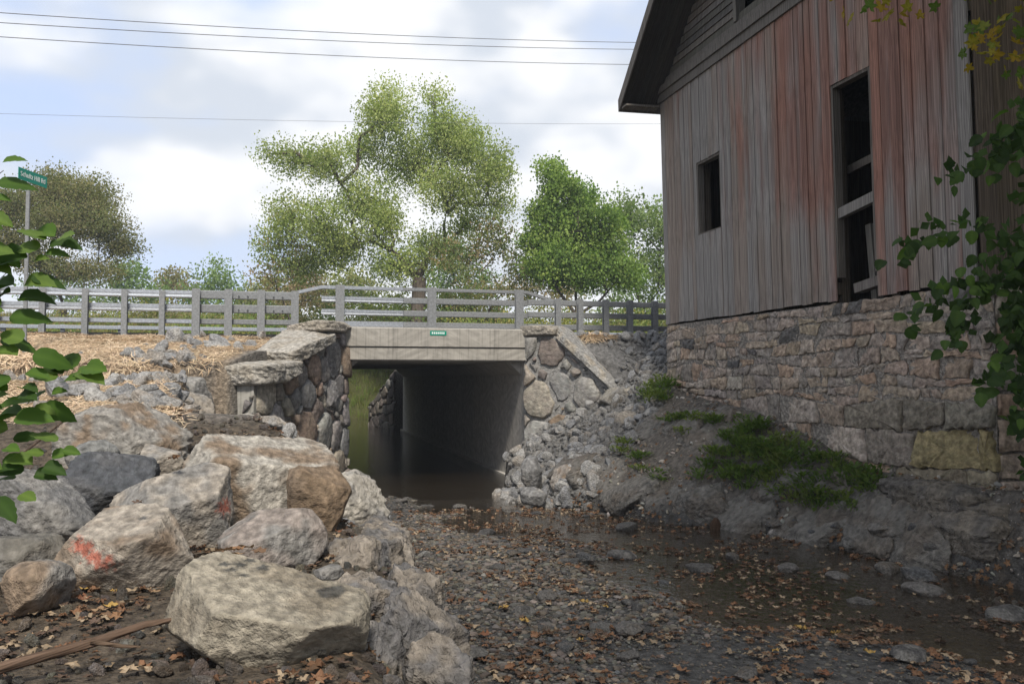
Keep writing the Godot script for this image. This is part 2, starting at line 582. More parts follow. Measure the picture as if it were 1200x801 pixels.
# blobs: [right, up, away, radius across, radius up, leaf clumps]; right and away are turned to face the stream bed
func tree(called: String, label: String, at: Vector3, o: Dictionary) -> Node3D:
	var t := thing(called, label, "tree", at, o.get("group", ""))
	var R := Vector3(0.9655, 0, 0.2605)
	var A := Vector3(0.2605, 0, -0.9655)
	var wood := MB.new()
	var crown := MB.new()
	var bark: Color = o.get("bark", Color(0.12, 0.1, 0.085))
	var th: float = o.get("fork", 3.0)
	var tr: float = o.get("radius", 0.3)
	var lean: Vector3 = o.get("lean", Vector3.ZERO)
	var head := Vector3(0, th, 0) + lean
	wood.tube([Vector3(0, -0.6, 0), Vector3(0, 0.3, 0), head * 0.5 + Vector3(rf(-0.2, 0.2), 0, 0), head], [tr * 1.5, tr * 1.05, tr * 0.85, tr * 0.75], 9, bark)
	var order: Array = o.blobs.duplicate()
	order.sort_custom(func(p, q): return Vector2(p[0], p[1] - th).length() < Vector2(q[0], q[1] - th).length())
	var joints := [head, Vector3(0, th * 0.7, 0) + lean * 0.7]
	for bl in order:
		var cen: Vector3 = R * bl[0] + Vector3.UP * bl[1] + A * bl[2]
		var side := Vector3(rf(-0.6, 0.6), rf(-0.3, 0.5), rf(-0.6, 0.6))
		var start := head
		var best := 1e9
		for j in joints:
			var cost: float = j.distance_to(cen) + maxf(0.0, j.y - cen.y) * 1.5 + j.distance_to(head) * 0.25
			if cost < best:
				best = cost
				start = j
		if start.distance_to(cen) > 2.5:
			joints.append(start.lerp(cen, 0.6) + side * 0.4)
		var m1 := start.lerp(cen, 0.35) + side + Vector3(0, 0.2, 0)
		var m2 := start.lerp(cen, 0.7) + side * 0.5
		var lr: float = tr * o.get("limb", 0.32) * (1.0 if start == head else 0.75)
		wood.tube([start, m1, m2, cen], [lr, lr * 0.75, lr * 0.5, lr * 0.28], 6, bark)
		for k in int(bl[5] * o.get("more", 1.5)):
			var d := Vector3(rng.randfn(), rng.randfn(), rng.randfn()).normalized() * pow(rng.randf(), 0.45)
			var tip: Vector3 = cen + R * (d.x * bl[3]) + Vector3.UP * (d.y * bl[4]) + A * (d.z * bl[3])
			if k % 2 == 0:
				var mid := cen.lerp(tip, 0.5) + Vector3(rf(-0.3, 0.3), rf(-0.1, 0.3), rf(-0.3, 0.3))
				wood.tube([m2.lerp(cen, rf(0, 1)), mid, tip], [lr * 0.25, lr * 0.16, lr * 0.05], 4, bark)
			var pal: Array = o.leaf
			var col := jit(pal[rng.randi() % pal.size()] * float(o.get("bright", 1.35)), 0.22)
			var cr: float = o.get("clump", 0.6) * rf(0.6, 1.3)
			for j in int(o.get("per", 36)):
				var e := (Vector3(rng.randfn(), rng.randfn() * 0.75, rng.randfn()) * 0.55).limit_length(1.0) * cr
				var s: float = o.get("size", 0.16) * rf(0.55, 1.45)
				leaf_shape(crown, random_basis(), tip + e, s, s * 0.7, rf(0.05, 0.3), jit(col, 0.12))
	part("trunk", wood.mesh(true), M.bark, t)
	part("crown", crown.mesh(), M.leaf, t)
	return t

# a broad leaf with a pointed tip and a toothed edge, lying along +y, 1 long; curl bends it
func broad_leaf(col: Color, curl: float, droop: float, width := 0.72) -> ArrayMesh:
	var mb := MB.new()
	var prof := [[0.0, 0.03], [0.05, 0.5], [0.16, 0.82], [0.3, 1.0], [0.42, 0.95], [0.5, 0.98], [0.6, 0.8], [0.68, 0.8], [0.78, 0.52], [0.86, 0.45], [0.93, 0.2], [1.0, 0.0]]
	for i in prof.size():
		var y: float = prof[i][0]
		var w: float = prof[i][1] * width * 0.5
		var z := -droop * y * y
		for j in 5:
			var s := (j - 2) / 2.0
			mb.vert(Vector3(s * w, y, z + curl * absf(s) * w + (0.012 if j == 2 else 0.0) * -1.0 + 0.015 * sin(y * 21.0 + s * 2.0) * absf(s)), col if j != 2 else Color(col.r * 1.25, col.g * 1.2, col.b * 1.2))
	for i in prof.size() - 1:
		for j in 4:
			var a := i * 5 + j
			mb.ix.append(a); mb.ix.append(a + 1); mb.ix.append(a + 6)
			mb.ix.append(a); mb.ix.append(a + 6); mb.ix.append(a + 5)
	return mb.mesh(true)

# a lobed leaf, flat-ish or crumpled, about 1 across
func lobed_leaf(col: Color, crumple: float, sd: int) -> ArrayMesh:
	var r := RandomNumberGenerator.new()
	r.seed = sd
	var mb := MB.new()
	var tips := [[-90, 0.12], [-62, 0.34], [-30, 0.5], [-8, 0.3], [22, 0.58], [48, 0.32], [68, 0.46], [90, 0.62], [112, 0.46], [132, 0.32], [158, 0.58], [188, 0.3], [210, 0.5], [242, 0.34]]
	var c0 := mb.vert(Vector3(0, 0, 0.03), col)
	for q in tips:
		var a := deg_to_rad(q[0])
		var d: float = q[1]
		mb.vert(Vector3(cos(a) * d * 0.5, sin(a) * d * 0.5, r.randf_range(-0.1, 0.12) * crumple), col)
		mb.vert(Vector3(cos(a) * d, sin(a) * d, r.randf_range(-0.15, 0.5) * crumple), Color(col.r * 0.9, col.g * 0.85, col.b * 0.8))
	var n := tips.size()
	for i in n:
		var j := (i + 1) % n
		mb.ix.append(c0); mb.ix.append(1 + 2 * j); mb.ix.append(1 + 2 * i)
		mb.ix.append(1 + 2 * i); mb.ix.append(1 + 2 * j); mb.ix.append(2 + 2 * j)
		mb.ix.append(1 + 2 * i); mb.ix.append(2 + 2 * j); mb.ix.append(2 + 2 * i)
	return mb.mesh()

# ================================================================ scene
func _ready() -> void:
	rng.seed = 20240
	na.noise_type = FastNoiseLite.TYPE_SIMPLEX_SMOOTH
	na.frequency = 0.02
	na.fractal_octaves = 3
	na.seed = 4
	nb.noise_type = FastNoiseLite.TYPE_SIMPLEX_SMOOTH
	nb.frequency = 0.02
	nb.fractal_type = FastNoiseLite.FRACTAL_RIDGED
	nb.fractal_octaves = 3
	nb.seed = 8
	set_camera_and_light()
	make_materials()
	build_ground()
	build_culvert()
	build_wing_walls()
	build_guardrails()
	build_barn()
	build_trees()
	build_boulders()
	build_stones()
	build_plants()
	build_litter()
	build_wires_and_sign()

func set_camera_and_light() -> void:
	var cam := Camera3D.new()
	cam.name = "camera"
	add_child(cam)
	cam.position = Vector3(0, 2.4, 0)
	cam.rotation = Vector3(deg_to_rad(2.38), deg_to_rad(-15.1), 0)
	cam.fov = 43.65
	cam.near = 0.05
	cam.far = 2000.0
	cam.current = true
	# a bright sky of broken cloud with thin blue gaps
	var f := FastNoiseLite.new()
	f.noise_type = FastNoiseLite.TYPE_SIMPLEX_SMOOTH
	f.fractal_octaves = 5
	f.frequency = 1.0
	f.seed = 77
	var f2 := FastNoiseLite.new()
	f2.noise_type = FastNoiseLite.TYPE_SIMPLEX_SMOOTH
	f2.fractal_octaves = 4
	f2.frequency = 1.0
	f2.seed = 31
	var W := 1400
	var H := 700
	var im := Image.create(W, H, false, Image.FORMAT_RGBF)
	for y in H:
		var el := PI * (0.5 - (y + 0.5) / H)
		if el < -0.03:
			im.fill_rect(Rect2i(0, y, W, H - y), Color(0.3, 0.29, 0.27))
			break
		for x in W:
			var az := TAU * (x + 0.5) / W
			var d := Vector3(sin(az) * cos(el), sin(el), cos(az) * cos(el))
			var k := f.get_noise_3d(d.x * 2.4 + 3.0, d.y * 5.4, d.z * 2.4) * 0.95 + 0.26 + 0.1 * (1.0 - d.y)
			var g := f2.get_noise_3d(d.x * 3.6, d.y * 7.5 + 0.6, d.z * 3.6) * 0.7 + k * 0.25 + f.get_noise_3d(d.x * 11.0, d.y * 20.0, d.z * 11.0) * 0.16
			var cover := smoothstep(-0.2, 0.34, k)
			var blue := Color(0.44, 0.55, 0.79).lerp(Color(0.62, 0.71, 0.86), pow(1.0 - maxf(d.y, 0.0), 5.0))
			var cloud := Color(0.56, 0.605, 0.675).lerp(Color(0.81, 0.82, 0.84), smoothstep(-0.12, 0.30, g))
			im.set_pixel(x, y, blue.lerp(cloud, cover))
	var sm := PanoramaSkyMaterial.new()
	sm.panorama = ImageTexture.create_from_image(im)
	var sky := Sky.new()
	sky.sky_material = sm
	var env := Environment.new()
	env.background_mode = Environment.BG_SKY
	env.sky = sky
	env.tonemap_mode = Environment.TONE_MAPPER_LINEAR
	env.tonemap_exposure = 1.3
	env.fog_enabled = true
	env.fog_density = 0.0008
	env.fog_light_color = Color(0.86, 0.9, 0.96)
	env.sdfgi_enabled = true
	env.ssao_enabled = true
	env.ssil_enabled = true
	var we := WorldEnvironment.new()
	we.name = "world_environment"
	we.environment = env
	add_child(we)
	var sun := DirectionalLight3D.new()
	sun.name = "sun"
	sun.light_energy = 1.15
	sun.light_color = Color(1.0, 0.97, 0.92)
	sun.light_angular_distance = 8.0
	sun.shadow_enabled = true
	add_child(sun)
	sun.rotation = Vector3(deg_to_rad(-48), deg_to_rad(-9), 0)

func build_ground() -> void:
	# near ground: stream bed, banks, fill slopes
	var mb := MB.new()
	var st := 0.1
	var x0 := -16.0
	var z0 := 5.0
	var nx := 321
	var nz := 256
	for j in nz:
		for i in nx:
			var x := x0 + i * st
			var z := z0 - j * st
			var h := hgt(x, z)
			mb.vert(Vector3(x, h, z), ground_color(x, z, h))
	for j in nz - 1:
		for i in nx - 1:
			var a := j * nx + i
			mb.ix.append(a); mb.ix.append(a + nx); mb.ix.append(a + nx + 1)
			mb.ix.append(a); mb.ix.append(a + nx + 1); mb.ix.append(a + 1)
	structure("ground", mb.mesh(true), M.soil)
	# culvert bed and far ground with the pool cut into it
	mb = MB.new()
	var sx := 1.0
	var gx := 241
	var gz := 160
	for j in gz:
		for i in gx:
			var x := -120.0 + i * sx
			var z := -43.0 - j * sx * (1.0 + j * 0.01)
			var k := na.get_noise_2d(x * 3.0, z * 3.0)
			var h := meadow_height(x, z)
			var px := x + (z + 43.0) * 0.25
			var inside := smoothstep(0.0, 1.3, px + 2.0) * smoothstep(9.0, 7.0, px) * smoothstep(-60.0, -55.0, z)
			h = lerpf(h, -0.7, inside)
			mb.vert(Vector3(x, h, z), Color(0.13, 0.14, 0.05).lerp(Color(0.16, 0.12, 0.08), smoothstep(0, 0.4, k)))
	for j in gz - 1:
		for i in gx - 1:
			var a := j * gx + i
			mb.ix.append(a); mb.ix.append(a + gx); mb.ix.append(a + gx + 1)
			mb.ix.append(a); mb.ix.append(a + gx + 1); mb.ix.append(a + 1)
	structure("meadow", mb.mesh(true), M.soil)
	# road on its embankment, cut by the culvert
	mb = MB.new()
	for r in [[-150.0, 1.0], [6.35, 150.0]]:
		mb.box(Vector3(r[0], -1.0, -43.4), Vector3(r[1], 3.24, -20.4), Color(0.42, 0.39, 0.34))
	structure("embankment", mb.mesh(), M.soil)
	mb = MB.new()
	mb.box(Vector3(-150, 3.3, -37.5), Vector3(150, 3.5, -22.6), Color(1, 1, 1))
	structure("road", mb.mesh(), M.asphalt)
	mb = MB.new()
	for r in [[-150.0, -16.0], [16.0, 150.0]]:
		mb.quad(Vector3(r[0], 3.22, 5), Vector3(r[0], 3.22, -20.4), Vector3(r[1], 3.22, -20.4), Vector3(r[1], 3.22, 5), Color(0.3, 0.24, 0.15))
	structure("roadside", mb.mesh(), M.soil)
	mb = MB.new()
	mb.quad(Vector3(-150, 0.4, 120), Vector3(-150, 0.4, 4.9), Vector3(150, 0.4, 4.9), Vector3(150, 0.4, 120), Color(0.12, 0.1, 0.07))
	structure("terrain", mb.mesh(), M.soil)
	mb = MB.new()
	mb.box(Vector3(1.2, -0.9, -43.4), Vector3(6.1, -0.55, -20.3), Color(0.09, 0.07, 0.05))
	structure("culvert_bed", mb.mesh(), M.soil)
	# the water
	mb = MB.new()
	var cols := 20
	var zz := []
	var z := 4.0
	while z > -64.0:
		zz.append(z)
		z -= 0.4
	for q in zz:
		for i in cols:
			mb.vert(Vector3(-7.0 + 15.0 * i / (cols - 1) if q < -43.3 else (1.2 + 4.9 * i / (cols - 1) if q < -20.4 else 0.4 + 7.8 * i / (cols - 1)), lut(q, WATER_LEVEL), q), Color.WHITE)
	for j in zz.size() - 1:
		for i in cols - 1:
			var a := j * cols + i
			mb.ix.append(a); mb.ix.append(a + cols); mb.ix.append(a + cols + 1)
			mb.ix.append(a); mb.ix.append(a + cols + 1); mb.ix.append(a + 1)
	structure("water", mb.mesh(true), M.water)

# ---------------------------------------------------------------- culvert
func build_culvert() -> void:
	var t := thing("culvert_bridge", "pale concrete culvert bridge carrying the road over the stream", "bridge", Vector3(3.675, 0, -20.5))
	var o := -t.position
	var light := Color(0.39, 0.37, 0.34)
	var old := Color(0.6, 0.585, 0.56)
	var xa := 1.42
	var xb := 5.93
	var mb := MB.new()
	# fascia: upper kerb beam and the headwall under it, each with a drip chamfer
	var poly := PackedVector2Array([Vector2(0, 3.145), Vector2(0.0, 3.57), Vector2(0.03, 3.6), Vector2(0.6, 3.6), Vector2(0.6, 3.145)])
	part("kerb_beam", slab(poly, [o + Vector3(xa - 0.35, 0, -20.44), Vector3(0, 0, -1), Vector3.UP, Vector3(1, 0, 0)], 0.0, xb - xa + 0.7, light), M.concrete, t)
	poly = PackedVector2Array([Vector2(0.0, 2.83), Vector2(0.0, 3.125), Vector2(0.5, 3.125), Vector2(0.5, 2.83)])
	part("headwall", slab(poly, [o + Vector3(xa - 0.3, 0, -20.48), Vector3(0, 0, -1), Vector3.UP, Vector3(1, 0, 0)], 0.0, xb - xa + 0.6, light), M.concrete, t)
	# precast units: walls, haunches and roof slab, joints left open
	for k in 11:
		var za := -20.52 - k * 2.06
		var zb := za - 2.045
		var col := jit(old, 0.06)
		for s in [[xb, 1.0], [xa, -1.0]]:
			mb = MB.new()
			mb.box(o + Vector3(minf(s[0], s[0] + 0.3 * s[1]), -0.9, zb), o + Vector3(maxf(s[0], s[0] + 0.3 * s[1]), 2.82, za), col)
			part("wall_panel", mb.mesh(), M.concrete, t)
			var hp := PackedVector2Array([Vector2(0, 2.45), Vector2(0, 2.8), Vector2(0.38, 2.8)])
			part("haunch", slab(hp, [o + Vector3(s[0] - 0.001 * s[1], 0, za), Vector3(-s[1], 0, 0), Vector3.UP, Vector3(0, 0, -1)], 0.45 if k == 0 else 0.0, 2.045, col), M.concrete, t)
		mb = MB.new()
		mb.box(o + Vector3(xa, 2.81, zb), o + Vector3(xb, 3.12, za), col)
		part("roof_slab", mb.mesh(), M.concrete, t)
	mb = MB.new()
	mb.box(o + Vector3(xb - 0.12, -0.9, -43.2), o + Vector3(xb - 0.003, -0.2, -20.6), old)
	part("footing", mb.mesh(), M.concrete, t)
	# small green number plate with white bars of type
	mb = MB.new()
	mb.box(o + Vector3(3.46, 3.42, -20.428), o + Vector3(3.86, 3.53, -20.437), Color.WHITE)
	var pl := part("number_plate", mb.mesh(), M.green_sign, t)
	pl.set_meta("label", "small green number plate on the kerb beam")
	for k in 7:
		mb = MB.new()
		mb.box(o + Vector3(3.5 + k * 0.047, 3.45, -20.424), o + Vector3(3.528 + k * 0.047, 3.5, -20.4275), Color.WHITE)
		part("mark", mb.mesh(), M.white_sign, pl)
	# far wing wall at the right of the far mouth
	var fw := thing("far_wing_wall", "rubble wing wall at the far mouth of the culvert", "wall", Vector3(5.6, -0.8, -43.5))
	var fr := [Vector3.ZERO, Vector3(-0.2, 0, -0.98), Vector3.UP, Vector3(-0.98, 0, 0.2)]
	var outl := PackedVector2Array([Vector2(0, 0), Vector2(4.5, 0), Vector2(4.5, 1.6), Vector2(0, 3.6)])
	var body := part("mortar", slab(outl, fr, -0.5, 0.0, Color(0.3, 0.28, 0.26)), M.mortar, fw)
	var sp := spread(Vector2(0, 0), Vector2(4.5, 3.6), 1.3, 0.12, 0.3, 1500)
	fieldstones(body, outl, fr, sp[0], sp[1], 1.3, 0.02, [0.04, 0.12], [Color(0.24, 0.21, 0.18), Color(0.3, 0.28, 0.25), Color(0.18, 0.16, 0.15)], M.masonry)

func build_wing_walls() -> void:
	var pal := [Color(0.38, 0.34, 0.3), Color(0.44, 0.39, 0.335), Color(0.3, 0.28, 0.265), Color(0.46, 0.4, 0.325), Color(0.34, 0.325, 0.315), Color(0.4, 0.31, 0.235), Color(0.32, 0.265, 0.24), Color(0.43, 0.415, 0.395)]
	var mortar := Color(0.52, 0.505, 0.48)
	# left wall: stream face from the culvert corner towards the bank
	var p0 := Vector3(1.42, 0, -20.5)
	var u := Vector3(-1.88, 0, 3.8).normalized()
	var n := Vector3(0.896, 0, 0.443)
	var t := thing("stone_wing_wall", "fieldstone wing wall stepping down beside the straw slope, capped with pale slabs", "wall", p0)
	var fr := [Vector3.ZERO, u, Vector3.UP, n]
	var outl := PackedVector2Array([Vector2(-0.25, -0.6), Vector2(4.24, -0.6), Vector2(4.24, 2.3), Vector2(3.0, 2.4), Vector2(2.85, 2.66), Vector2(1.25, 3.16), Vector2(1.15, 3.42), Vector2(-0.25, 3.46)])
	var body := part("mortar", slab(outl, fr, -0.75, 0.0, mortar), M.mortar, t)
	var sp := spread(Vector2(-0.3, -0.6), Vector2(4.3, 3.4), 0.85, 0.08, 0.42, 4000)
	fieldstones(body, outl, fr, sp[0], sp[1], 1.0, 0.024, [0.03, 0.12], pal, M.masonry)
	# end face towards the bank: cast pier with a few stones
	var fe := [u * 4.24, -n, Vector3.UP, u]
	var oute := PackedVector2Array([Vector2(0, -0.4), Vector2(0.75, -0.4), Vector2(0.75, 2.26), Vector2(0, 2.26)])
	var pier := part("end_pier", slab(oute, fe, 0.003, 0.09, Color(0.4, 0.39, 0.36)), M.concrete, t)
	sp = spread(Vector2(0, 0), Vector2(0.3, 2.2), 1.0, 0.09, 0.16, 300)
	fieldstones(pier, PackedVector2Array([Vector2(-0.02, 0), Vector2(0.3, 0), Vector2(0.24, 2.0), Vector2(-0.02, 2.1)]), [fe[0] + u * 0.09, fe[1], fe[2], fe[3]], sp[0], sp[1], 1.0, 0.03, [0.03, 0.07], pal, M.masonry)
	var cap_col := Color(0.5, 0.465, 0.41)
	var cap2 := Color(0.42, 0.375, 0.31)
	var caps := [[0.5, 3.56, 1.8, 1.05, 0.26, 0.02, 201, Color(0.4, 0.36, 0.31)], [2.05, 3.08, 2.15, 1.15, 0.38, 0.27, 202, cap_col], [3.62, 2.5, 1.7, 1.25, 0.42, 0.06, 203, cap_col]]
	for c in caps:
		var cm := rock_mesh(c[6], Vector3(c[2], c[4], c[3]), 22, c[7], cap2, {"p": 9.0, "cuts": 6, "cut_lo": 0.95, "cut_hi": 1.25, "amp": 0.05})
		var cs := part("cap_slab", cm, M.rock, t)
		cs.transform = Transform3D(Basis(u, Vector3.UP, u.cross(Vector3.UP)) * Basis(Vector3(0, 0, 1), -c[5]), u * c[0] - n * 0.32 + Vector3.UP * c[1])
	# right wall
	p0 = Vector3(5.93, 0, -20.5)
	u = Vector3(1.57, 0, 1.55).normalized()
	n = Vector3(-u.z, 0, u.x)
	t = thing("stone_wing_wall", "fieldstone wing wall with a slanting cap slab above the grey riprap", "wall", p0)
	fr = [Vector3.ZERO, u, Vector3.UP, n]
	outl = PackedVector2Array([Vector2(-0.1, -0.6), Vector2(2.2, -0.6), Vector2(2.2, 2.12), Vector2(0.75, 3.42), Vector2(-0.1, 3.46)])
	body = part("mortar", slab(outl, fr, -0.7, 0.0, mortar), M.mortar, t)
	sp = spread(Vector2(-0.1, -0.6), Vector2(2.2, 3.4), 0.9, 0.09, 0.46, 4000)
	fieldstones(body, outl, fr, sp[0], sp[1], 1.0, 0.045, [0.04, 0.11], pal, M.masonry)
	for c in [[0.3, 3.56, 0.95, 0.9, 0.26, 0.0, 211, Color(0.34, 0.31, 0.27)], [1.52, 2.86, 2.15, 0.95, 0.24, 0.74, 212, Color(0.37, 0.36, 0.34)]]:
		var cm := rock_mesh(c[6], Vector3(c[2], c[4], c[3]), 22, c[7], cap2, {"p": 9.0, "cuts": 6, "cut_lo": 0.95, "cut_hi": 1.25, "amp": 0.05})
		var cs := part("cap_slab", cm, M.rock, t)
		cs.transform = Transform3D(Basis(u, Vector3.UP, u.cross(Vector3.UP)) * Basis(Vector3(0, 0, 1), -c[5]), u * c[0] - n * 0.3 + Vector3.UP * c[1])

# ---------------------------------------------------------------- guardrails
func rail_mesh(x0: float, x1: float, y0: float, y1: float, z: float, ridged: bool, h := 0.15) -> ArrayMesh:
	# a beam between two ends; a ridged one has a fold along it whose lower half leans back under the sky
	var mb := MB.new()
	var prof: Array
	if ridged:
		prof = [[0.0, h * 0.5], [0.05, h * 0.5], [0.05, h * 0.02], [0.04, -h * 0.0], [0.11, -h * 0.38], [0.105, -h * 0.5], [0.0, -h * 0.5]]
	else:
		prof = [[0.0, h * 0.5], [0.07, h * 0.5], [0.08, h * 0.42], [0.08, -h * 0.42], [0.07, -h * 0.5], [0.0, -h * 0.5]]
	for i in prof.size():
		var a: Array = prof[i]
		var b: Array = prof[(i + 1) % prof.size()]
		mb.quad(Vector3(x0, y0 + a[1], z + a[0]), Vector3(x1, y1 + a[1], z + a[0]), Vector3(x1, y1 + b[1], z + b[0]), Vector3(x0, y0 + b[1], z + b[0]), Color.WHITE)
	return mb.mesh()

func rail_post(t: Node3D, x: float, y0: float, y1: float, z: float, w := 0.13) -> void:
	var mb := MB.new()
	# H-section post
	mb.box(Vector3(x - w / 2, y0, z - 0.012), Vector3(x + w / 2, y1, z), Color.WHITE)
	mb.box(Vector3(x - 0.006, y0, z + 0.001), Vector3(x + 0.006, y1 - 0.002, z + 0.12), Color.WHITE)
	mb.box(Vector3(x - w / 2, y0, z + 0.121), Vector3(x + w / 2, y1, z + 0.133), Color.WHITE)
	part("post", mb.mesh(), M.zinc_dull, t)

func build_guardrails() -> void:
	# approach on the left: posts in front of the rails, rails towards the road
	var t := thing("guardrail", "long galvanised guardrail above the straw slope, left of the bridge", "guardrail", Vector3(-6.0, 3.27, -20.62))
	var o := -t.position
	var px := [-12.2, -11.3, -10.4, -9.5, -8.6, -7.7, -6.8, -5.95, -5.05, -4.2, -3.4, -2.62, -1.9, -1.2, -0.48, 0.28]
	for x in px:
		var mbz := -20.62
		rail_post(t, x + o.x, 3.0 + o.y, (4.42 if x > -2.2 else 4.36) + o.y, mbz + o.z, 0.17 if x > -2.2 else 0.12)
	for r in [[4.3, true, 0.17], [3.98, true, 0.17], [3.68, false, 0.1]]:
		part("rail", rail_mesh(-13.0 + o.x, -2.0 + o.x, r[0] + o.y - 0.02, r[0] + o.y, -20.75 + o.z, r[1], r[2]), M.zinc, t)
		part("rail", rail_mesh(-2.0 + o.x, 0.32 + o.x, r[0] + o.y, r[0] + o.y + 0.01, -20.755 + o.z, false, r[2] + 0.02), M.zinc_dull, t)
	# bolts at the splice
	for x in [-0.98, -0.78, -0.2, 0.0]:
		for y in [4.27, 3.95]:
			var mb := MB.new()
			mb.tube([Vector3(x + o.x, y + o.y, -20.674 + o.z), Vector3(x + o.x, y + o.y, -20.655 + o.z)], [0.022, 0.018], 8, Color.WHITE)
			part("bolt", mb.mesh(), M.zinc_dull, t)
	# bridge railing
	t = thing("bridge_railing", "four-rail galvanised railing on the concrete kerb of the bridge", "railing", Vector3(3.6, 3.6, -20.7))
	o = -t.position
	for x in [1.32, 3.53, 5.75]:
		rail_post(t, x + o.x, 3.6 + o.y, 4.6 + o.y, -20.68 + o.z, 0.2)
		var mb := MB.new()
		mb.box(Vector3(x - 0.15, 3.602, -20.86) + o, Vector3(x + 0.15, 3.625, -20.5) + o, Color.WHITE)
		part("base_plate", mb.mesh(), M.zinc_dull, t)
	var n := 0
	for y in [4.55, 4.27, 3.96, 3.68]:
		part("rail", rail_mesh(0.9 + o.x, 2.85 + o.x, y + o.y, y + o.y, -20.79 + o.z, n == 1 or n == 2, 0.08 if n == 0 else 0.14), M.zinc, t)
		part("rail", rail_mesh(2.855 + o.x, 6.0 + o.x, y + o.y, y + o.y, -20.79 + o.z, false, 0.08 if n == 0 else 0.14), M.zinc_dull, t)
		n += 1
	part("rail", rail_mesh(0.15 + o.x, 0.9 + o.x, 4.36 + o.y, 4.55 + o.y, -20.795 + o.z, false, 0.08), M.zinc, t)
	part("rail", rail_mesh(6.0 + o.x, 6.75 + o.x, 4.55 + o.y, 4.34 + o.y, -20.795 + o.z, false, 0.08), M.zinc_dull, t)
	# approach on the right
	t = thing("guardrail", "short galvanised guardrail above the riprap, between bridge and barn", "guardrail", Vector3(8.5, 3.5, -20.62))
	o = -t.position
	for x in [6.75, 7.35, 8.05, 8.72, 9.42, 10.15, 10.9]:
		rail_post(t, x + o.x, 3.2 + o.y, 4.4 + o.y, -20.62 + o.z, 0.14)
	for y in [4.3, 3.99, 3.68]:
		part("rail", rail_mesh(6.0 + o.x, 12.5 + o.x, y + o.y, y + o.y, -20.75 + o.z, false, 0.14), M.zinc_dull, t)
	# far side of the road
	t = thing("guardrail", "guardrail on the far side of the road, seen through the near rails", "guardrail", Vector3(2.0, 3.4, -35.5))
	o = -t.position
	for k in 24:
		rail_post(t, -24.0 + k * 2.0 + o.x, 3.0 + o.y, 4.4 + o.y, -35.5 + o.z, 0.14)
	for y in [4.3, 3.95]:
		part("rail", rail_mesh(-26.0 + o.x, 24.0 + o.x, y + o.y, y + o.y, -35.36 + o.z, false, 0.14), M.zinc, t)

# ---------------------------------------------------------------- barn
# how much red paint is left on the siding: worn patches, most of it high on the right
func paint_left(z: float, y: float, own: float) -> float:
	var k := na.get_noise_2d(z * 26.0, y * 5.0) * 0.55 + na.get_noise_2d(z * 140.0, y * 16.0 + 70) * 0.45
	var base := lut(z, [[-17.0, -0.45], [-15.0, -0.35], [-13.0, -0.15], [-11.5, 0.12], [-9.5, 0.28], [-8.4, 0.15]])
	base += lut(y, [[3.6, -0.45], [4.6, -0.35], [5.2, 0.02], [8.4, 0.12]])
	return smoothstep(-0.25, 0.35, base + k + own)

func siding_board(z0: float, z1: float, y0: float, y1: float, proud: float, tone: float, wear: bool, cut0 := 0.0) -> ArrayMesh:
	var mb := MB.new()
	var own := rf(-0.15, 0.15)
	var n := maxi(2, int((y1 - y0) / 0.22))
	var grey := Color(0.4, 0.374, 0.352)
	var brown := Color(0.3, 0.25, 0.215)
	var red := Color(0.33, 0.155, 0.115)
	for i in n + 1:
		var y := lerpf(y0, y1, float(i) / n)
		for q in [[z0, 0.022], [z0 + 0.004, 0.0], [(z0 + z1) / 2, 0.0], [z1 - 0.004, 0.0], [z1, 0.022]]:
			var b: float = na.get_noise_2d(q[0] * 60.0, y * 9.0 + 40)
			var c := grey.lerp(brown, smoothstep(-0.3, 0.4, b + tone))
			if wear:
				c = c.lerp(red, paint_left(q[0], y, own) * 0.8)
			var k := 1.0 + tone * 0.35 + b * 0.2
			mb.vert(Vector3(-proud + q[1], y + (cut0 * (q[0] - z0) if i == 0 else 0.0), q[0]), Color(c.r * k, c.g * k, c.b * k))
	for i in n:
		for j in 4:
			var a := i * 5 + j
			mb.ix.append(a); mb.ix.append(a + 5); mb.ix.append(a + 6)
			mb.ix.append(a); mb.ix.append(a + 6); mb.ix.append(a + 1)
	return mb.mesh()

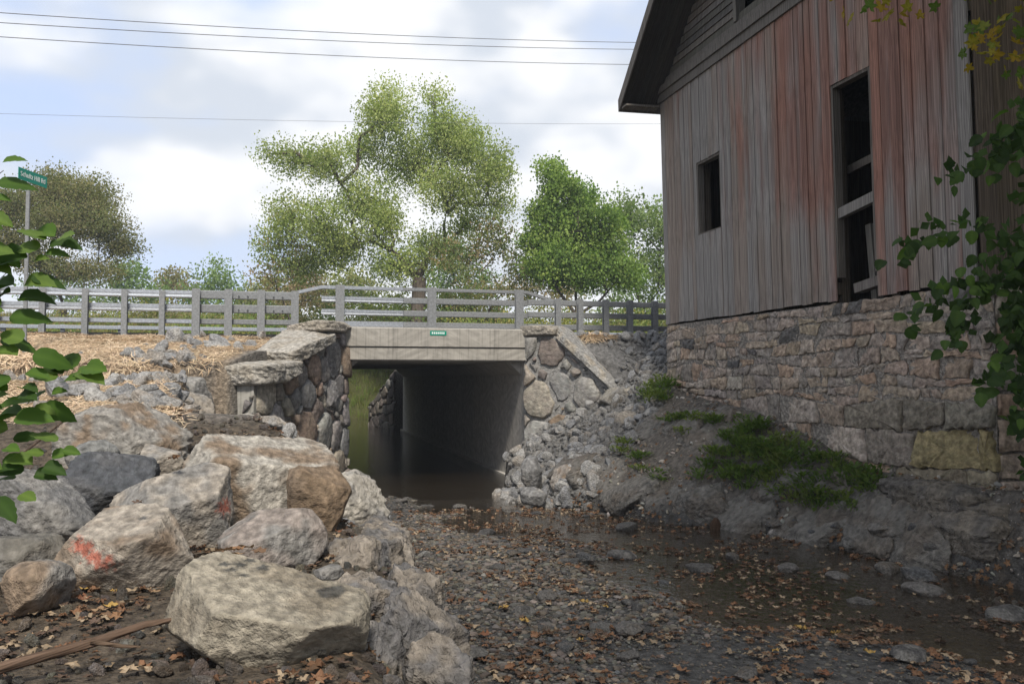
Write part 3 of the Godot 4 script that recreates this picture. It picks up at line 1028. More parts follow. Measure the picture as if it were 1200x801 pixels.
func build_barn() -> void:
	var X := 8.1
	var ZL := -17.05
	var ZR := -8.4
	var t := thing("barn", "weathered barn with worn red vertical boards on a rubble stone foundation", "barn", Vector3(X, 1.0, (ZL + ZR) / 2))
	var o := -t.position
	# ---- foundation: facade towards the stream and the return at the near corner
	var base_l := [[-17.05, 2.0], [-15.9, 1.9], [-14.5, 1.72], [-13.1, 1.55], [-11.6, 1.2], [-10.6, 0.9], [-8.2, 0.95]]
	var outl := PackedVector2Array()
	for q in base_l:
		outl.append(Vector2(q[0] - ZL, q[1] - 0.25))
	outl.append(Vector2(ZR - ZL + 0.2, 3.5))
	outl.append(Vector2(ZL - ZL, 3.53))
	var fr := [Vector3(X, 0, ZL) + o, Vector3(0, 0, 1), Vector3.UP, Vector3(-1, 0, 0)]
	var mort := Color(0.52, 0.465, 0.405)
	var wall := part("foundation_wall", slab(outl, fr, -0.6, 0.0, mort), M.mortar, t)
	var pal := [Color(0.560, 0.439, 0.335), Color(0.602, 0.492, 0.404), Color(0.518, 0.419, 0.340), Color(0.574, 0.458, 0.360), Color(0.490, 0.419, 0.365), Color(0.587, 0.426, 0.316), Color(0.546, 0.452, 0.379), Color(0.462, 0.393, 0.340), Color(0.620, 0.531, 0.448), Color(0.560, 0.452, 0.335)]
	var yellow := [Color(0.4, 0.32, 0.17), Color(0.35, 0.3, 0.21), Color(0.33, 0.29, 0.235)]
	var y := 0.85
	var row := 0
	var curve := func(r: int, z: float) -> float:
		return na.get_noise_2d(z * 14.0 + r * 3.1, r * 37.0) * 0.17
	while y < 3.5:
		var rh := rf(0.12, 0.25) if y > 2.0 else rf(0.2, 0.3)
		if row == 0: rh = 0.4
		if row == 1: rh = 0.46
		if row == 2: rh = 0.32
		if y + rh > 3.38: rh = 3.52 - y
		var z := ZL - 0.02
		while z < ZR + 0.17:
			var big := z > -11.0 and row < 3
			var yl := lut(z, base_l)
			if z < -14.7 and y < 2.25: big = true
			var w := rh * (rf(2.0, 4.2) if big else rf(0.9, 3.4))
			if y > 2.7 and rng.randf() < 0.12: w *= 1.7
			if z < -16.9: w = rf(0.35, 0.5)
			var z1 := minf(z + w, ZR + 0.19)
			if ZR + 0.19 - z1 < 0.12: z1 = ZR + 0.19
			if y + rh > yl - 0.05:
				var parts := [[y, y + rh, row, row + 1]]
				if not big and rh > 0.2 and rng.randf() < 0.42:
					var ym := y + rh * rf(0.4, 0.6)
					parts = [[y, ym, row, -row - 3], [ym, y + rh, -row - 3, row + 1]]
				for q in parts:
					var lean0 := rf(-0.07, 0.07)
					var lean1 := rf(-0.07, 0.07)
					var bl: float = q[0] + curve.call(q[2], z)
					var br: float = q[0] + curve.call(q[2], z1)
					var tl: float = minf(q[1] + curve.call(q[3], z), 3.53)
					var tr: float = minf(q[1] + curve.call(q[3], z1), 3.53)
					if bl < yl - 0.12: bl = yl - 0.12
					var yr := lut(z1, base_l)
					if br < yr - 0.12: br = yr - 0.12
					if tl - bl < 0.06 or tr - br < 0.05:
						continue
					var raw := PackedVector2Array([Vector2(z + lean0 - ZL, bl), Vector2(z1 + lean1 - ZL, br), Vector2(z1 - lean1 - ZL, tr), Vector2(z - lean0 - ZL, tl)])
					var sh := Geometry2D.offset_polygon(raw, -rf(0.004, 0.016), Geometry2D.JOIN_MITER)
					if sh.is_empty() or sh[0].size() < 3:
						continue
					var fin := resample(sh[0], 0.075, 0.03 if big else 0.018)
					var col: Color = pal[rng.randi() % pal.size()]
					if big and z > -11.0: col = yellow[0 if row == 1 and z > -9.9 else 1 + rng.randi() % 2]
					if rng.randf() < 0.035 and not big: col = Color(0.2, 0.185, 0.175)
					part("stone", wall_stone(fin, fr, rf(0.003, 0.024) + (0.045 if big else 0.0), jit(col, 0.13), 0.12), M.masonry, wall)
			z = z1
		y += rh
		row += 1
	# return of the foundation at the near corner
	var fr2 := [Vector3(X, 0, ZR + 0.2) + o, Vector3(1, 0, 0), Vector3.UP, Vector3(0, 0, 1)]
	var out2 := PackedVector2Array([Vector2(0.002, 0.6), Vector2(8.0, 0.6), Vector2(8.0, 3.5), Vector2(0.002, 3.5)])
	var wall2 := part("foundation_wall", slab(out2, fr2, -0.55, 0.0, mort), M.mortar, t)
	y = 0.85
	while y < 3.4:
		var rh := rf(0.25, 0.45)
		if y + rh > 3.3: rh = 3.49 - y
		var x := 0.0
		while x < 3.6:
			var w := rf(0.4, 0.9)
			var sh := Geometry2D.offset_polygon(PackedVector2Array([Vector2(x, y), Vector2(x + w, y), Vector2(x + w, y + rh), Vector2(x, y + rh)]), -0.016, Geometry2D.JOIN_MITER)
			if not sh.is_empty():
				part("stone", wall_stone(resample(sh[0], 0.14, 0.016), fr2, rf(0.03, 0.08), jit(pal[rng.randi() % pal.size()], 0.16), 0.18), M.masonry, wall2)
			x += w
		y += rh
	# ---- upper storey; it leans a little over the stream
	var up := Node3D.new()
	up.name = "upper_storey"
	t.add_child(up)
	up.position = Vector3(X, 3.55, 0) + o
	up.rotation.z = deg_to_rad(1.25)
	var q0 := Vector3(0, -3.55, 0)
	# openings: [z0, z1, y0, y1]
	var holes := [[-15.45, -14.5, 5.24, 6.7], [-11.1, -10.2, 3.0, 6.82]]
	var edges := []
	var z := ZL
	var stops := [-15.45, -14.5, -11.1, -10.2, -8.62, ZR]
	while z < ZR - 0.01:
		var nxt := ZR
		for s in stops:
			if s > z + 0.01:
				nxt = s
				break
		var w := rf(0.13, 0.3)
		if nxt - z < w * 1.45: w = nxt - z
		edges.append([z, z + w])
		z += w
	for e in edges:
		var proud := rf(0.022, 0.04)
		var tone := rf(-0.4, 0.4)
		if rng.randf() < 0.15: tone += 0.35
		var bottom := 3.56 + rf(-0.012, 0.012)
		if e[0] > -10.21 and e[0] < -9.9: bottom = 3.54
		var corner: bool = e[0] > -8.7
		var runs := [[bottom, 8.42]]
		for hl in holes:
			if e[0] >= hl[0] - 0.01 and e[1] <= hl[1] + 0.01:
				runs = [[hl[3], 8.42]]
				if hl[2] > 3.6: runs.append([bottom, hl[2] + rf(-0.01, 0.01)])
		for r in runs:
			var bm := siding_board(e[0] + rf(0.003, 0.007), e[1] - rf(0.003, 0.009), r[0], r[1], proud, -0.5 if corner else tone, not corner, rf(-0.04, 0.04))
			var b := part("board", bm, M.wood, up)
			b.position = q0
	# studs and girts behind the boards
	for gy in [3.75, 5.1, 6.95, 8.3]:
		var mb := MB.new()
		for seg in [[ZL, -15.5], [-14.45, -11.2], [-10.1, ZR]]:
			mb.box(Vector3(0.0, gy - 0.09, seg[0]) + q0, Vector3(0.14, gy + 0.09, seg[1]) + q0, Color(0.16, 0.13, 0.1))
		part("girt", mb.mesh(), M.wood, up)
	for sz in [-16.9, -15.56, -14.39, -12.8, -11.28, -10.02, -8.6]:
		var mb := MB.new()
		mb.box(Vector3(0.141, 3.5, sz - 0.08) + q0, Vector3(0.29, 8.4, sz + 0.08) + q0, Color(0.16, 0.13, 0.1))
		part("stud", mb.mesh(), M.wood, up)
	# window casings
	for hl in holes:
		for s in [hl[0], hl[1] - 0.045]:
			var mb := MB.new()
			mb.box(Vector3(-0.015, hl[2] if hl[2] > 3.6 else 3.9, s) + q0, Vector3(0.11, hl[3], s + 0.045) + q0, Color(0.19, 0.17, 0.15))
			part("window_jamb", mb.mesh(), M.wood, up)
		var mb2 := MB.new()
		mb2.box(Vector3(-0.017, hl[3] - 0.05, hl[0] + 0.046) + q0, Vector3(0.11, hl[3] - 0.002, hl[1] - 0.046) + q0, Color(0.17, 0.15, 0.13))
		part("window_head", mb2.mesh(), M.wood, up)
		if hl[2] > 3.6:
			mb2 = MB.new()
			mb2.box(Vector3(-0.02, hl[2] - 0.02, hl[0] + 0.046) + q0, Vector3(0.14, hl[2] + 0.03, hl[1] - 0.046) + q0, Color(0.2, 0.18, 0.16))
			part("window_sill", mb2.mesh(), M.wood, up)
	# timbers in the tall opening: a worn rail, a post and a sill
	var mbt := MB.new()
	mbt.bar(Vector3(0.06, 4.86, -11.12) + q0, Vector3(0.06, 4.98, -10.18) + q0, 0.1, 0.15, Color(0.3, 0.28, 0.26))
	part("broken_rail", mbt.mesh(), M.wood, up)
	mbt = MB.new()
	mbt.bar(Vector3(0.4, 5.6, -11.3) + q0, Vector3(0.4, 5.75, -9.6) + q0, 0.06, 0.12, Color(0.17, 0.15, 0.13))
	part("brace", mbt.mesh(), M.wood, up)
	mbt = MB.new()
	mbt.bar(Vector3(0.5, 3.55, -10.86) + q0, Vector3(0.5, 4.7, -10.95) + q0, 0.12, 0.12, Color(0.3, 0.28, 0.25), Vector3(1, 0, 0))
	part("post", mbt.mesh(), M.wood, up)
	mbt = MB.new()
	mbt.bar(Vector3(0.2, 3.72, -10.9) + q0, Vector3(0.2, 3.82, -10.1) + q0, 0.16, 0.14, Color(0.25, 0.22, 0.2))
	part("sill_beam", mbt.mesh(), M.wood, up)
	# gable: projecting band, lapped boards, louvre window
	for bnd in [[8.4, 8.58, 0.075], [8.58, 8.72, 0.12], [8.72, 8.86, 0.06]]:
		var mb := MB.new()
		mb.box(Vector3(-bnd[2], bnd[0], ZL - 0.02) + q0, Vector3(0.03, bnd[1] - 0.002, ZR + 0.02) + q0, Color(0.2, 0.185, 0.17))
		part("band_board", mb.mesh(), M.wood, up)
	var zm := (ZL + ZR) / 2
	var pitch := 0.86
	var gy2 := 8.86
	while gy2 < 12.0:
		var half := (12.1 - gy2) / pitch
		var seg := [[maxf(ZL, zm - half), minf(ZR, zm + half)]]
		if gy2 > 8.9 and gy2 < 10.3:
			seg = [[maxf(ZL, zm - half), -13.65], [-12.75, minf(ZR, zm + half)]]
		for s in seg:
			var mb := MB.new()
			var col := jit(Color(0.19, 0.175, 0.16), 0.2)
			mb.hexa([Vector3(-0.05, gy2, s[1]) + q0, Vector3(0.0, gy2, s[1]) + q0, Vector3(0.0, gy2, s[0]) + q0, Vector3(-0.05, gy2, s[0]) + q0,
				Vector3(-0.018, gy2 + 0.158, s[1]) + q0, Vector3(0.0, gy2 + 0.158, s[1]) + q0, Vector3(0.0, gy2 + 0.158, s[0]) + q0, Vector3(-0.018, gy2 + 0.158, s[0]) + q0], col)
			part("lap_board", mb.mesh(), M.wood, up)
		gy2 += 0.15
	for s in [-13.75, -12.73]:
		var mb := MB.new()
		mb.box(Vector3(-0.09, 8.87, s) + q0, Vector3(0.1, 10.35, s + 0.11) + q0, Color(0.2, 0.19, 0.17))
		part("window_jamb", mb.mesh(), M.wood, up)
	# roof: two pitches with deep overhang towards the stream, soffit boards and rake board
	for s: float in [-1.0, 1.0]:
		var ze := zm + s * ((ZR - ZL) / 2 + 0.12)
		var ye := 8.42
		var yr := ye + absf(ze - zm) * pitch
		var mb := MB.new()
		var a := Vector3(-0.92, ye, ze) + q0
		var b := Vector3(-0.92, yr, zm) + q0
		var d := Vector3(9.5, 0, 0)
		var n := Vector3(0, 0.08, 0)
		mb.hexa([a, a + d, b + d, b, a + n, a + d + n, b + d + n, b + n], Color.WHITE)
		part("roof_slope", mb.mesh(), M.roof, up)
		mb = MB.new()
		var w := Vector3(-0.03, 0, 0)
		var dn := Vector3(0, -0.2, 0)
		mb.hexa([a + dn + w, a + dn, b + dn, b + dn + w, a + n + w, a + n, b + n, b + n + w], Color(0.2, 0.185, 0.17))
		part("rake_board", mb.mesh(), M.wood, up)
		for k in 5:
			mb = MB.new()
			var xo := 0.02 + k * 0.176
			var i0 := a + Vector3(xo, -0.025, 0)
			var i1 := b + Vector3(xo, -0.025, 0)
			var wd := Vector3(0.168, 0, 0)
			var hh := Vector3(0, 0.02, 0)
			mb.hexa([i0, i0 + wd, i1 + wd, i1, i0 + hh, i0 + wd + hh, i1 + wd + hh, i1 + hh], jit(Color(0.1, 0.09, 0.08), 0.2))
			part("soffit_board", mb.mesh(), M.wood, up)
		mb = MB.new()
		mb.box(Vector3(-0.95, ye - 0.2, ze - 0.02) + q0, Vector3(9.4, ye + 0.07, ze + 0.02) + q0, Color(0.19, 0.175, 0.16))
		part("eave_board", mb.mesh(), M.wood, up)
		if s < 0:
			mb = MB.new()
			mb.box(Vector3(-0.91, ye - 0.16, ze + 0.021) + q0, Vector3(-0.13, ye - 0.12, ze + 0.34) + q0, Color(0.22, 0.2, 0.18))
			part("eave_return", mb.mesh(), M.wood, up)
	# side wall at the near corner, boards running up to the eave
	var x := 0.02
	while x < 3.6:
		var w := rf(0.16, 0.28)
		var mb := MB.new()
		mb.box(Vector3(x + 0.004, 3.5 + rf(-0.03, 0.03), ZR + 0.002) + q0, Vector3(x + w - 0.004, 8.3, ZR + rf(0.026, 0.036)) + q0, jit(Color(0.17, 0.14, 0.11), 0.25))
		part("board", mb.mesh(), M.wood, up)
		x += w
	var mbs := MB.new()
	mbs.box(Vector3(x, 3.5, ZR) + q0, Vector3(8.5, 8.3, ZR + 0.03) + q0, Color(0.16, 0.13, 0.1))
	part("side_wall", mbs.mesh(), M.wood, up)
	mbs = MB.new()
	mbs.box(Vector3(0.02, 3.5, ZL) + q0, Vector3(8.5, 8.3, ZL + 0.03) + q0, Color(0.16, 0.13, 0.1))
	part("side_wall", mbs.mesh(), M.wood, up)
	# back wall with a doorway gap that lets daylight in, and the floor
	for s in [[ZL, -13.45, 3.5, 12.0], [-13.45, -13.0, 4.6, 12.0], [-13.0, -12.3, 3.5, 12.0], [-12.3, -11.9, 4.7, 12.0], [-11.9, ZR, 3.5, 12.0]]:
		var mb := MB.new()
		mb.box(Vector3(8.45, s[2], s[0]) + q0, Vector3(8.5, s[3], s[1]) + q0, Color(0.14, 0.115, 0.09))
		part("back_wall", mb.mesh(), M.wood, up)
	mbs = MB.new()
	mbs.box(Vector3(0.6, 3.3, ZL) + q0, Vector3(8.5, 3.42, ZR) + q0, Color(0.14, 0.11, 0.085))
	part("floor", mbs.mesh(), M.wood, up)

# ---------------------------------------------------------------- trees
func build_trees() -> void:
	var g1 := [Color(0.27, 0.31, 0.1), Color(0.22, 0.265, 0.085), Color(0.31, 0.34, 0.135), Color(0.2, 0.235, 0.08)]
	var s := 0.052
	var bl := []
	for q in [[447, 112, 18, 22, 18], [452, 140, 30, 26, 28], [510, 118, 10, 18, 7], [520, 150, 34, 26, 34], [545, 170, 30, 26, 30], [572, 205, 26, 34, 34], [480, 180, 46, 34, 50], [418, 165, 24, 22, 16], [388, 195, 30, 20, 22], [345, 188, 22, 14, 13], [318, 180, 14, 10, 6], [425, 232, 36, 30, 38], [335, 250, 26, 26, 18], [318, 285, 16, 26, 12], [375, 265, 28, 22, 20], [395, 290, 46, 26, 44], [340, 312, 26, 18, 18], [470, 310, 50, 18, 30], [530, 225, 34, 26, 34], [440, 275, 22, 14, 10], [548, 255, 24, 18, 14], [455, 258, 24, 14, 12], [505, 285, 36, 16, 20]  , [590, 240, 12, 16, 8]]:
		bl.append([(q[0] - 480) * s, (442 - q[1]) * s - 0.6, rf(-1.5, 1.5), q[2] * s, q[3] * s, q[4]])
	tree("cottonwood_tree", "tall loose-crowned light green tree rising behind the bridge railing", Vector3(7.5, 3.0, -51.8), {"blobs": bl, "leaf": g1, "fork": 5.5, "radius": 0.55, "lean": Vector3(0.6, 0, 0), "per": 120, "clump": 1.15, "size": 0.135, "more": 1.3, "bark": Color(0.17, 0.14, 0.11)})
	tree("scrub_tree", "thin tree with drooping brownish twigs beside the tall loose-crowned tree", Vector3(11.6, 3.0, -49.5), {"blobs": [[-1.2, 6.6, 0, 2.0, 1.6, 34], [1.0, 7.6, 0.3, 1.8, 1.4, 34], [0.2, 4.0, 0, 2.2, 1.5, 26], [2.2, 5.4, 0, 1.4, 1.4, 18]], "leaf": [Color(0.17, 0.18, 0.07), Color(0.2, 0.16, 0.08), Color(0.13, 0.17, 0.06)], "fork": 2.6, "radius": 0.18, "per": 34, "clump": 0.7, "size": 0.15})
	tree("scrub_tree", "half-bare tree with rusty brown leaves at the edge of the tall crown", Vector3(0.6, 3.0, -54.5), {"blobs": [[-0.3, 7.8, 0, 1.8, 2.2, 26], [-1.4, 5.6, 0, 1.6, 1.6, 20], [0.8, 4.2, 0, 2.0, 1.5, 24]], "leaf": [Color(0.24, 0.17, 0.1), Color(0.2, 0.2, 0.08), Color(0.26, 0.2, 0.12)], "fork": 2.6, "radius": 0.18, "per": 26, "clump": 0.7, "size": 0.14})
	# dense maple
	s = 0.05
	bl = []
	for q in [[645, 203, 13, 13, 12], [655, 222, 22, 16, 26], [680, 232, 18, 16, 22], [640, 250, 20, 16, 24], [668, 258, 28, 20, 40], [702, 265, 24, 22, 34], [632, 280, 20, 18, 26], [662, 292, 30, 18, 40], [700, 295, 28, 20, 40], [728, 318, 20, 18, 26], [640, 312, 26, 18, 34], [680, 322, 40, 16, 46]]:
		bl.append([(q[0] - 675) * s, (442 - q[1]) * s - 0.6, rf(-1.0, 1.0), q[2] * s, q[3] * s, q[4]])
	tree("maple_tree", "dense bright green conical tree behind the short guardrail", Vector3(16.6, 3.0, -47.0), {"blobs": bl, "leaf": [Color(0.13, 0.2, 0.045), Color(0.165, 0.24, 0.055), Color(0.105, 0.165, 0.038), Color(0.21, 0.275, 0.07)], "fork": 3.0, "radius": 0.35, "per": 110, "clump": 0.8, "size": 0.16, "more": 1.15})
	tree("ash_tree", "paler green tree between the dense conical tree and the barn", Vector3(24.0, 3.0, -54.5), {"blobs": [[-1.0, 10.6, 0, 2.0, 1.8, 44], [1.4, 9.6, 0, 2.2, 2.0, 46], [-1.6, 7.2, 0, 2.2, 2.0, 46], [1.6, 6.4, 0, 2.6, 2.2, 50], [0, 3.6, 0, 3.4, 1.6, 44]], "leaf": [Color(0.15, 0.2, 0.075), Color(0.18, 0.23, 0.09), Color(0.13, 0.18, 0.06)], "fork": 4.0, "radius": 0.28, "per": 36, "clump": 0.8, "size": 0.2})
	# olive tree at the left
	s = 0.055
	bl = []
	for q in [[60, 222, 34, 24, 60], [100, 235, 34, 26, 60], [30, 245, 34, 26, 50], [120, 268, 28, 22, 40], [75, 265, 36, 24, 50], [140, 290, 18, 14, 18], [20, 290, 34, 20, 36], [-20, 250, 40, 34, 50], [60, 310, 40, 12, 26], [110, 318, 40, 12, 26]]:
		bl.append([(q[0] - 75) * s, (442 - q[1]) * s - 0.6, rf(-1.5, 1.5), q[2] * s, q[3] * s, q[4]])
	tree("walnut_tree", "round olive-brown tree with bare lower limbs behind the street sign", Vector3(-13.6, 3.0, -60.3), {"blobs": bl, "leaf": [Color(0.17, 0.16, 0.075), Color(0.2, 0.18, 0.09), Color(0.14, 0.15, 0.06)], "fork": 4.0, "radius": 0.3, "per": 110, "clump": 1.0, "size": 0.125, "bark": Color(0.1, 0.085, 0.075)})
	# far small trees along the field edge
	var far := [[-14.0, -86.0, 5.6, 0], [-10.5, -92.0, 6.0, 1], [-6.5, -88.0, 6.2, 0], [-1.5, -86.0, 4.6, 2], [-21.0, -90.0, 5.6, 0], [2.0, -80.0, 5.2, 1], [6.0, -78.0, 5.2, 2], [15.0, -74.0, 6.5, 0], [30.0, -78.0, 8.0, 0], [22.0, -72.0, 6.0, 1]]
	var far_leaf := [[Color(0.13, 0.19, 0.07), Color(0.16, 0.22, 0.08)], [Color(0.2, 0.19, 0.08), Color(0.23, 0.18, 0.1)], [Color(0.24, 0.24, 0.1), Color(0.18, 0.2, 0.08)]]
	var far_label := ["small green tree far off along the field edge", "small rusty tree far off along the field edge", "small yellowish tree far off along the field edge"]
	for q in far:
		var hh: float = q[2]
		tree("field_tree", far_label[q[3]], Vector3(q[0], meadow_height(q[0], q[1]), q[1]), {"group": "trees along the far field edge", "blobs": [[-1.5, hh * 0.75, 0, 1.8, hh * 0.3, 22], [1.6, hh * 0.7, 0, 1.9, hh * 0.3, 22], [0, hh, 0, 1.8, hh * 0.28, 22]], "leaf": far_leaf[q[3]], "fork": 1.5, "radius": 0.15, "per": 30, "clump": 0.9, "size": 0.26})
	# bushes along the far verge
	var bush_spots := []
	for k in 40:
		bush_spots.append([rf(-24, 34), rf(-58, -43.5)])
	for k in 14:
		bush_spots.append([rf(7.8, 22.0), rf(-48, -43.8)])
	for k in 10:
		bush_spots.append([rf(-4.0, 2.0), rf(-60, -52)])
	for k in 10:
		bush_spots.append([rf(6.0, 15.0), rf(-63, -57)])
	for q in bush_spots:
		if q[0] > 0.0 and q[0] < 8.0 and q[1] > -47:
			continue
		var hh := rf(1.2, 2.4) if q[0] < 0.0 else rf(1.4, 3.4)
		var kb := rng.randi() % 3
		tree("bush", ["yellow-green", "deep green", "brownish"][kb] + (" tall" if hh > 2.0 else " low") + " leafy bush on the verge beyond the road", Vector3(q[0], meadow_height(q[0], q[1]), q[1]), {"group": "bushes along the far verge", "blobs": [[-0.8, hh * 0.55, 0, 1.3, hh * 0.5, 12], [0.8, hh * 0.6, 0, 1.3, hh * 0.5, 12]], "leaf": [[Color(0.2, 0.21, 0.06), Color(0.24, 0.22, 0.06)], [Color(0.13, 0.18, 0.05), Color(0.17, 0.21, 0.06)], [Color(0.21, 0.18, 0.08), Color(0.17, 0.2, 0.06)]][kb], "fork": 0.4, "radius": 0.04, "per": 30, "clump": 0.6, "size": 0.14})
	# trees that shade the foreground: one beyond the right edge, its low boughs hanging into view, one on the left bank behind
	var gl := [Color(0.10, 0.14, 0.035), Color(0.14, 0.17, 0.045), Color(0.2, 0.18, 0.04), Color(0.12, 0.16, 0.04)]
	tree("maple_tree", "large maple whose boughs hang over the near corner of the barn", Vector3(8.9, 1.0, -4.6), {"blobs": [[-1.5, 8.2, 0.5, 2.8, 1.6, 120], [1.5, 8.6, 1.5, 2.8, 1.8, 110], [-0.5, 9.6, -2.5, 3.0, 2.0, 120], [-4.0, 8.6, -1.6, 2.6, 1.4, 90], [2.5, 6.6, -0.6, 2.4, 2.2, 80], [0.2, 12, 0, 3.4, 2.0, 110], [-3.6, 10.4, 1.6, 2.4, 1.3, 70]], "leaf": gl, "more": 1.0, "bright": 1.0, "fork": 5.0, "radius": 0.3, "per": 34, "clump": 0.75, "size": 0.15})
	tree("maple_tree", "maple on the bank behind, shading the gravel", Vector3(6.5, 0.9, 6.5), {"blobs": [[-3.0, 9.0, 4.5, 2.8, 1.4, 90], [0.0, 9.4, 4.0, 2.8, 1.4, 100], [3.0, 9.2, 4.5, 2.8, 1.5, 100], [-1.5, 9.4, 8.0, 2.8, 1.3, 90], [1.8, 9.6, 8.0, 2.6, 1.3, 90], [-5.0, 9.0, 7.2, 2.4, 1.3, 60], [4.5, 9.6, 8.4, 2.6, 1.4, 90], [0.0, 11.5, 1.0, 3.2, 2.0, 100], [-5.6, 9.5, 1.8, 2.6, 1.3, 60], [2.5, 11.0, 0.5, 2.6, 1.8, 90]], "leaf": gl, "more": 1.0, "bright": 1.0, "fork": 5.0, "radius": 0.3, "per": 34, "clump": 0.75, "size": 0.16})

# ---------------------------------------------------------------- boulders
func boulder(called: String, label: String, c: Vector3, size: Vector3, turn: Vector3, sd: int, n: int, col: Color, col2: Color, opt := {}) -> MeshInstance3D:
	var o := top(called, rock_mesh(sd, size, n, col, col2, opt), M.rock, c)
	o.rotation = turn
	tag(o, label, "boulder")
	return o

func build_boulders() -> void:
	var tan_ := Color(0.42, 0.37, 0.31)
	var pale := Color(0.47, 0.435, 0.38)
	var gry := Color(0.29, 0.275, 0.255)
	var brn := Color(0.28, 0.21, 0.15)
	var y := deg_to_rad(15)
	boulder("boulder", "angular tan boulder with a long red paint streak on its face", Vector3(-1.12, 1.1, -6.85), Vector3(1.06, 0.78, 0.85), Vector3(0, y * -1, 0.06), 11, 40, tan_, brn,
		{"cuts": 10, "cut_lo": 0.72, "cut_hi": 0.92, "amp": 0.03, "p": 4.0, "planes": [[0.05, 0.9, 0.35, 0.62], [-0.35, 0.25, 0.9, 0.72], [0.75, -0.3, 0.6, 0.68], [-0.8, 0.5, 0.1, 0.72], [0.2, -0.55, 0.8, 0.66], [0.9, 0.4, 0.1, 0.78]],
		"paint": [[Vector3(-0.19, 0.13, 0), Vector3(0.05, 0.0, 0), 0.085]]})
	boulder("boulder", "brown-grey boulder with a red paint dot on its corner", Vector3(-0.86, 1.22, -8.0), Vector3(1.12, 0.84, 0.95), Vector3(0, y, 0), 12, 36, gry, tan_,
		{"cuts": 8, "cut_lo": 0.74, "cut_hi": 0.92, "amp": 0.028, "p": 3.6, "planes": [[-0.1, 0.85, 0.5, 0.66], [0.1, -0.2, 1.0, 0.7], [0.9, 0.1, 0.4, 0.76], [-0.85, 0.45, 0.2, 0.72]],
		"paint": [[Vector3(0.32, 0.05, 0.26), Vector3(0.4, 0.05, 0.22), 0.1]]})
	boulder("boulder", "big pale smooth boulder with a small pink paint mark", Vector3(-0.25, 1.32, -9.2), Vector3(1.65, 1.1, 1.4), Vector3(0, 0.1, -0.1), 13, 36, pale, brn,
		{"cuts": 11, "cut_lo": 0.72, "cut_hi": 0.92, "amp": 0.035, "p": 3.0, "planes": [[0.1, 0.9, 0.4, 0.68], [0.2, 0.1, 1.0, 0.76]],
		"paint": [[Vector3(0.42, -0.12, 0.44), Vector3(0.42, -0.2, 0.44), 0.06]]})
	boulder("boulder", "rounded pinkish grey boulder between the pale ones", Vector3(-0.05, 1.06, -7.05), Vector3(0.8, 0.64, 0.7), Vector3(0, 0.3, 0.12), 14, 30, Color(0.34, 0.29, 0.255), gry,
		{"cuts": 10, "cut_lo": 0.74, "cut_hi": 0.93, "amp": 0.03, "p": 2.8, "planes": [[-0.2, 0.9, 0.3, 0.72], [0.1, 0.1, 1, 0.78]]})
	boulder("boulder", "large pale yellowish boulder tapering to a keel, leaves and a flat stone on top", Vector3(-0.08, 0.95, -5.2), Vector3(1.18, 0.84, 0.95), Vector3(0.05, -0.25, -0.12), 15, 44, Color(0.4, 0.355, 0.28), Color(0.32, 0.275, 0.21),
		{"cuts": 9, "cut_lo": 0.76, "cut_hi": 0.95, "amp": 0.028, "p": 2.9, "planes": [[0.05, 1.0, 0.18, 0.62], [-0.55, -0.75, 0.5, 0.62], [0.65, -0.5, 0.6, 0.7], [0.1, -0.4, 0.9, 0.74], [-0.8, 0.2, 0.5, 0.8]]})
	boulder("boulder", "rusty brown upright boulder beside the big pale one", Vector3(0.36, 1.12, -8.7), Vector3(0.62, 0.95, 0.8), Vector3(0, 0.4, 0.25), 16, 26, Color(0.25, 0.18, 0.12), brn, {"cuts": 12, "amp": 0.04})
	boulder("boulder", "grey sloping rock at the foot of the wing wall", Vector3(0.78, 0.78, -10.9), Vector3(0.95, 0.9, 1.2), Vector3(0, 0.2, -0.3), 17, 26, pale, gry, {"cuts": 8, "amp": 0.08, "strata": 0.15})
	boulder("boulder", "broad grey weathered rock under the edge of the straw", Vector3(-1.85, 1.5, -11.3), Vector3(1.5, 1.1, 1.3), Vector3(0.1, 0.3, 0.1), 18, 34, Color(0.33, 0.31, 0.28), brn, {"cuts": 8, "cut_lo": 0.7, "amp": 0.05, "strata": 0.2})
	boulder("boulder", "brown slab leaning below the end of the wing wall", Vector3(-1.05, 1.26, -12.1), Vector3(1.6, 0.9, 1.5), Vector3(0.2, -0.3, -0.12), 19, 30, Color(0.32, 0.27, 0.21), Color(0.27, 0.2, 0.13), {"cuts": 8, "cut_lo": 0.7, "amp": 0.045, "strata": 0.22})
	boulder("boulder", "dark blue-grey slate block behind the painted boulders", Vector3(-1.62, 1.3, -9.3), Vector3(0.78, 0.62, 0.62), Vector3(0.1, -0.1, -0.12), 20, 26, Color(0.1, 0.105, 0.115), Color(0.13, 0.13, 0.135), {"cuts": 3, "cut_lo": 0.8, "amp": 0.035, "p": 6.0, "strata": 0.1, "planes": [[0.1, 0.8, 0.6, 0.72]]})
	boulder("boulder", "small grey rock wedged above the slate block", Vector3(-1.98, 1.55, -10.2), Vector3(0.52, 0.36, 0.45), Vector3(0, 0.5, 0), 21, 18, Color(0.25, 0.25, 0.24), gry, {"cuts": 8})
	boulder("boulder", "tan block wedged beside the slate block", Vector3(-1.3, 1.42, -10.2), Vector3(0.62, 0.5, 0.5), Vector3(0.2, 0.2, 0.1), 22, 20, tan_, gry, {"cuts": 8, "p": 4.0})
	boulder("boulder", "long grey slab sloping under the leafy plant", Vector3(-2.0, 1.25, -8.3), Vector3(1.05, 0.5, 0.9), Vector3(0.1, -0.2, -0.5), 23, 24, Color(0.21, 0.205, 0.2), gry, {"cuts": 7, "p": 3.5, "strata": 0.12})
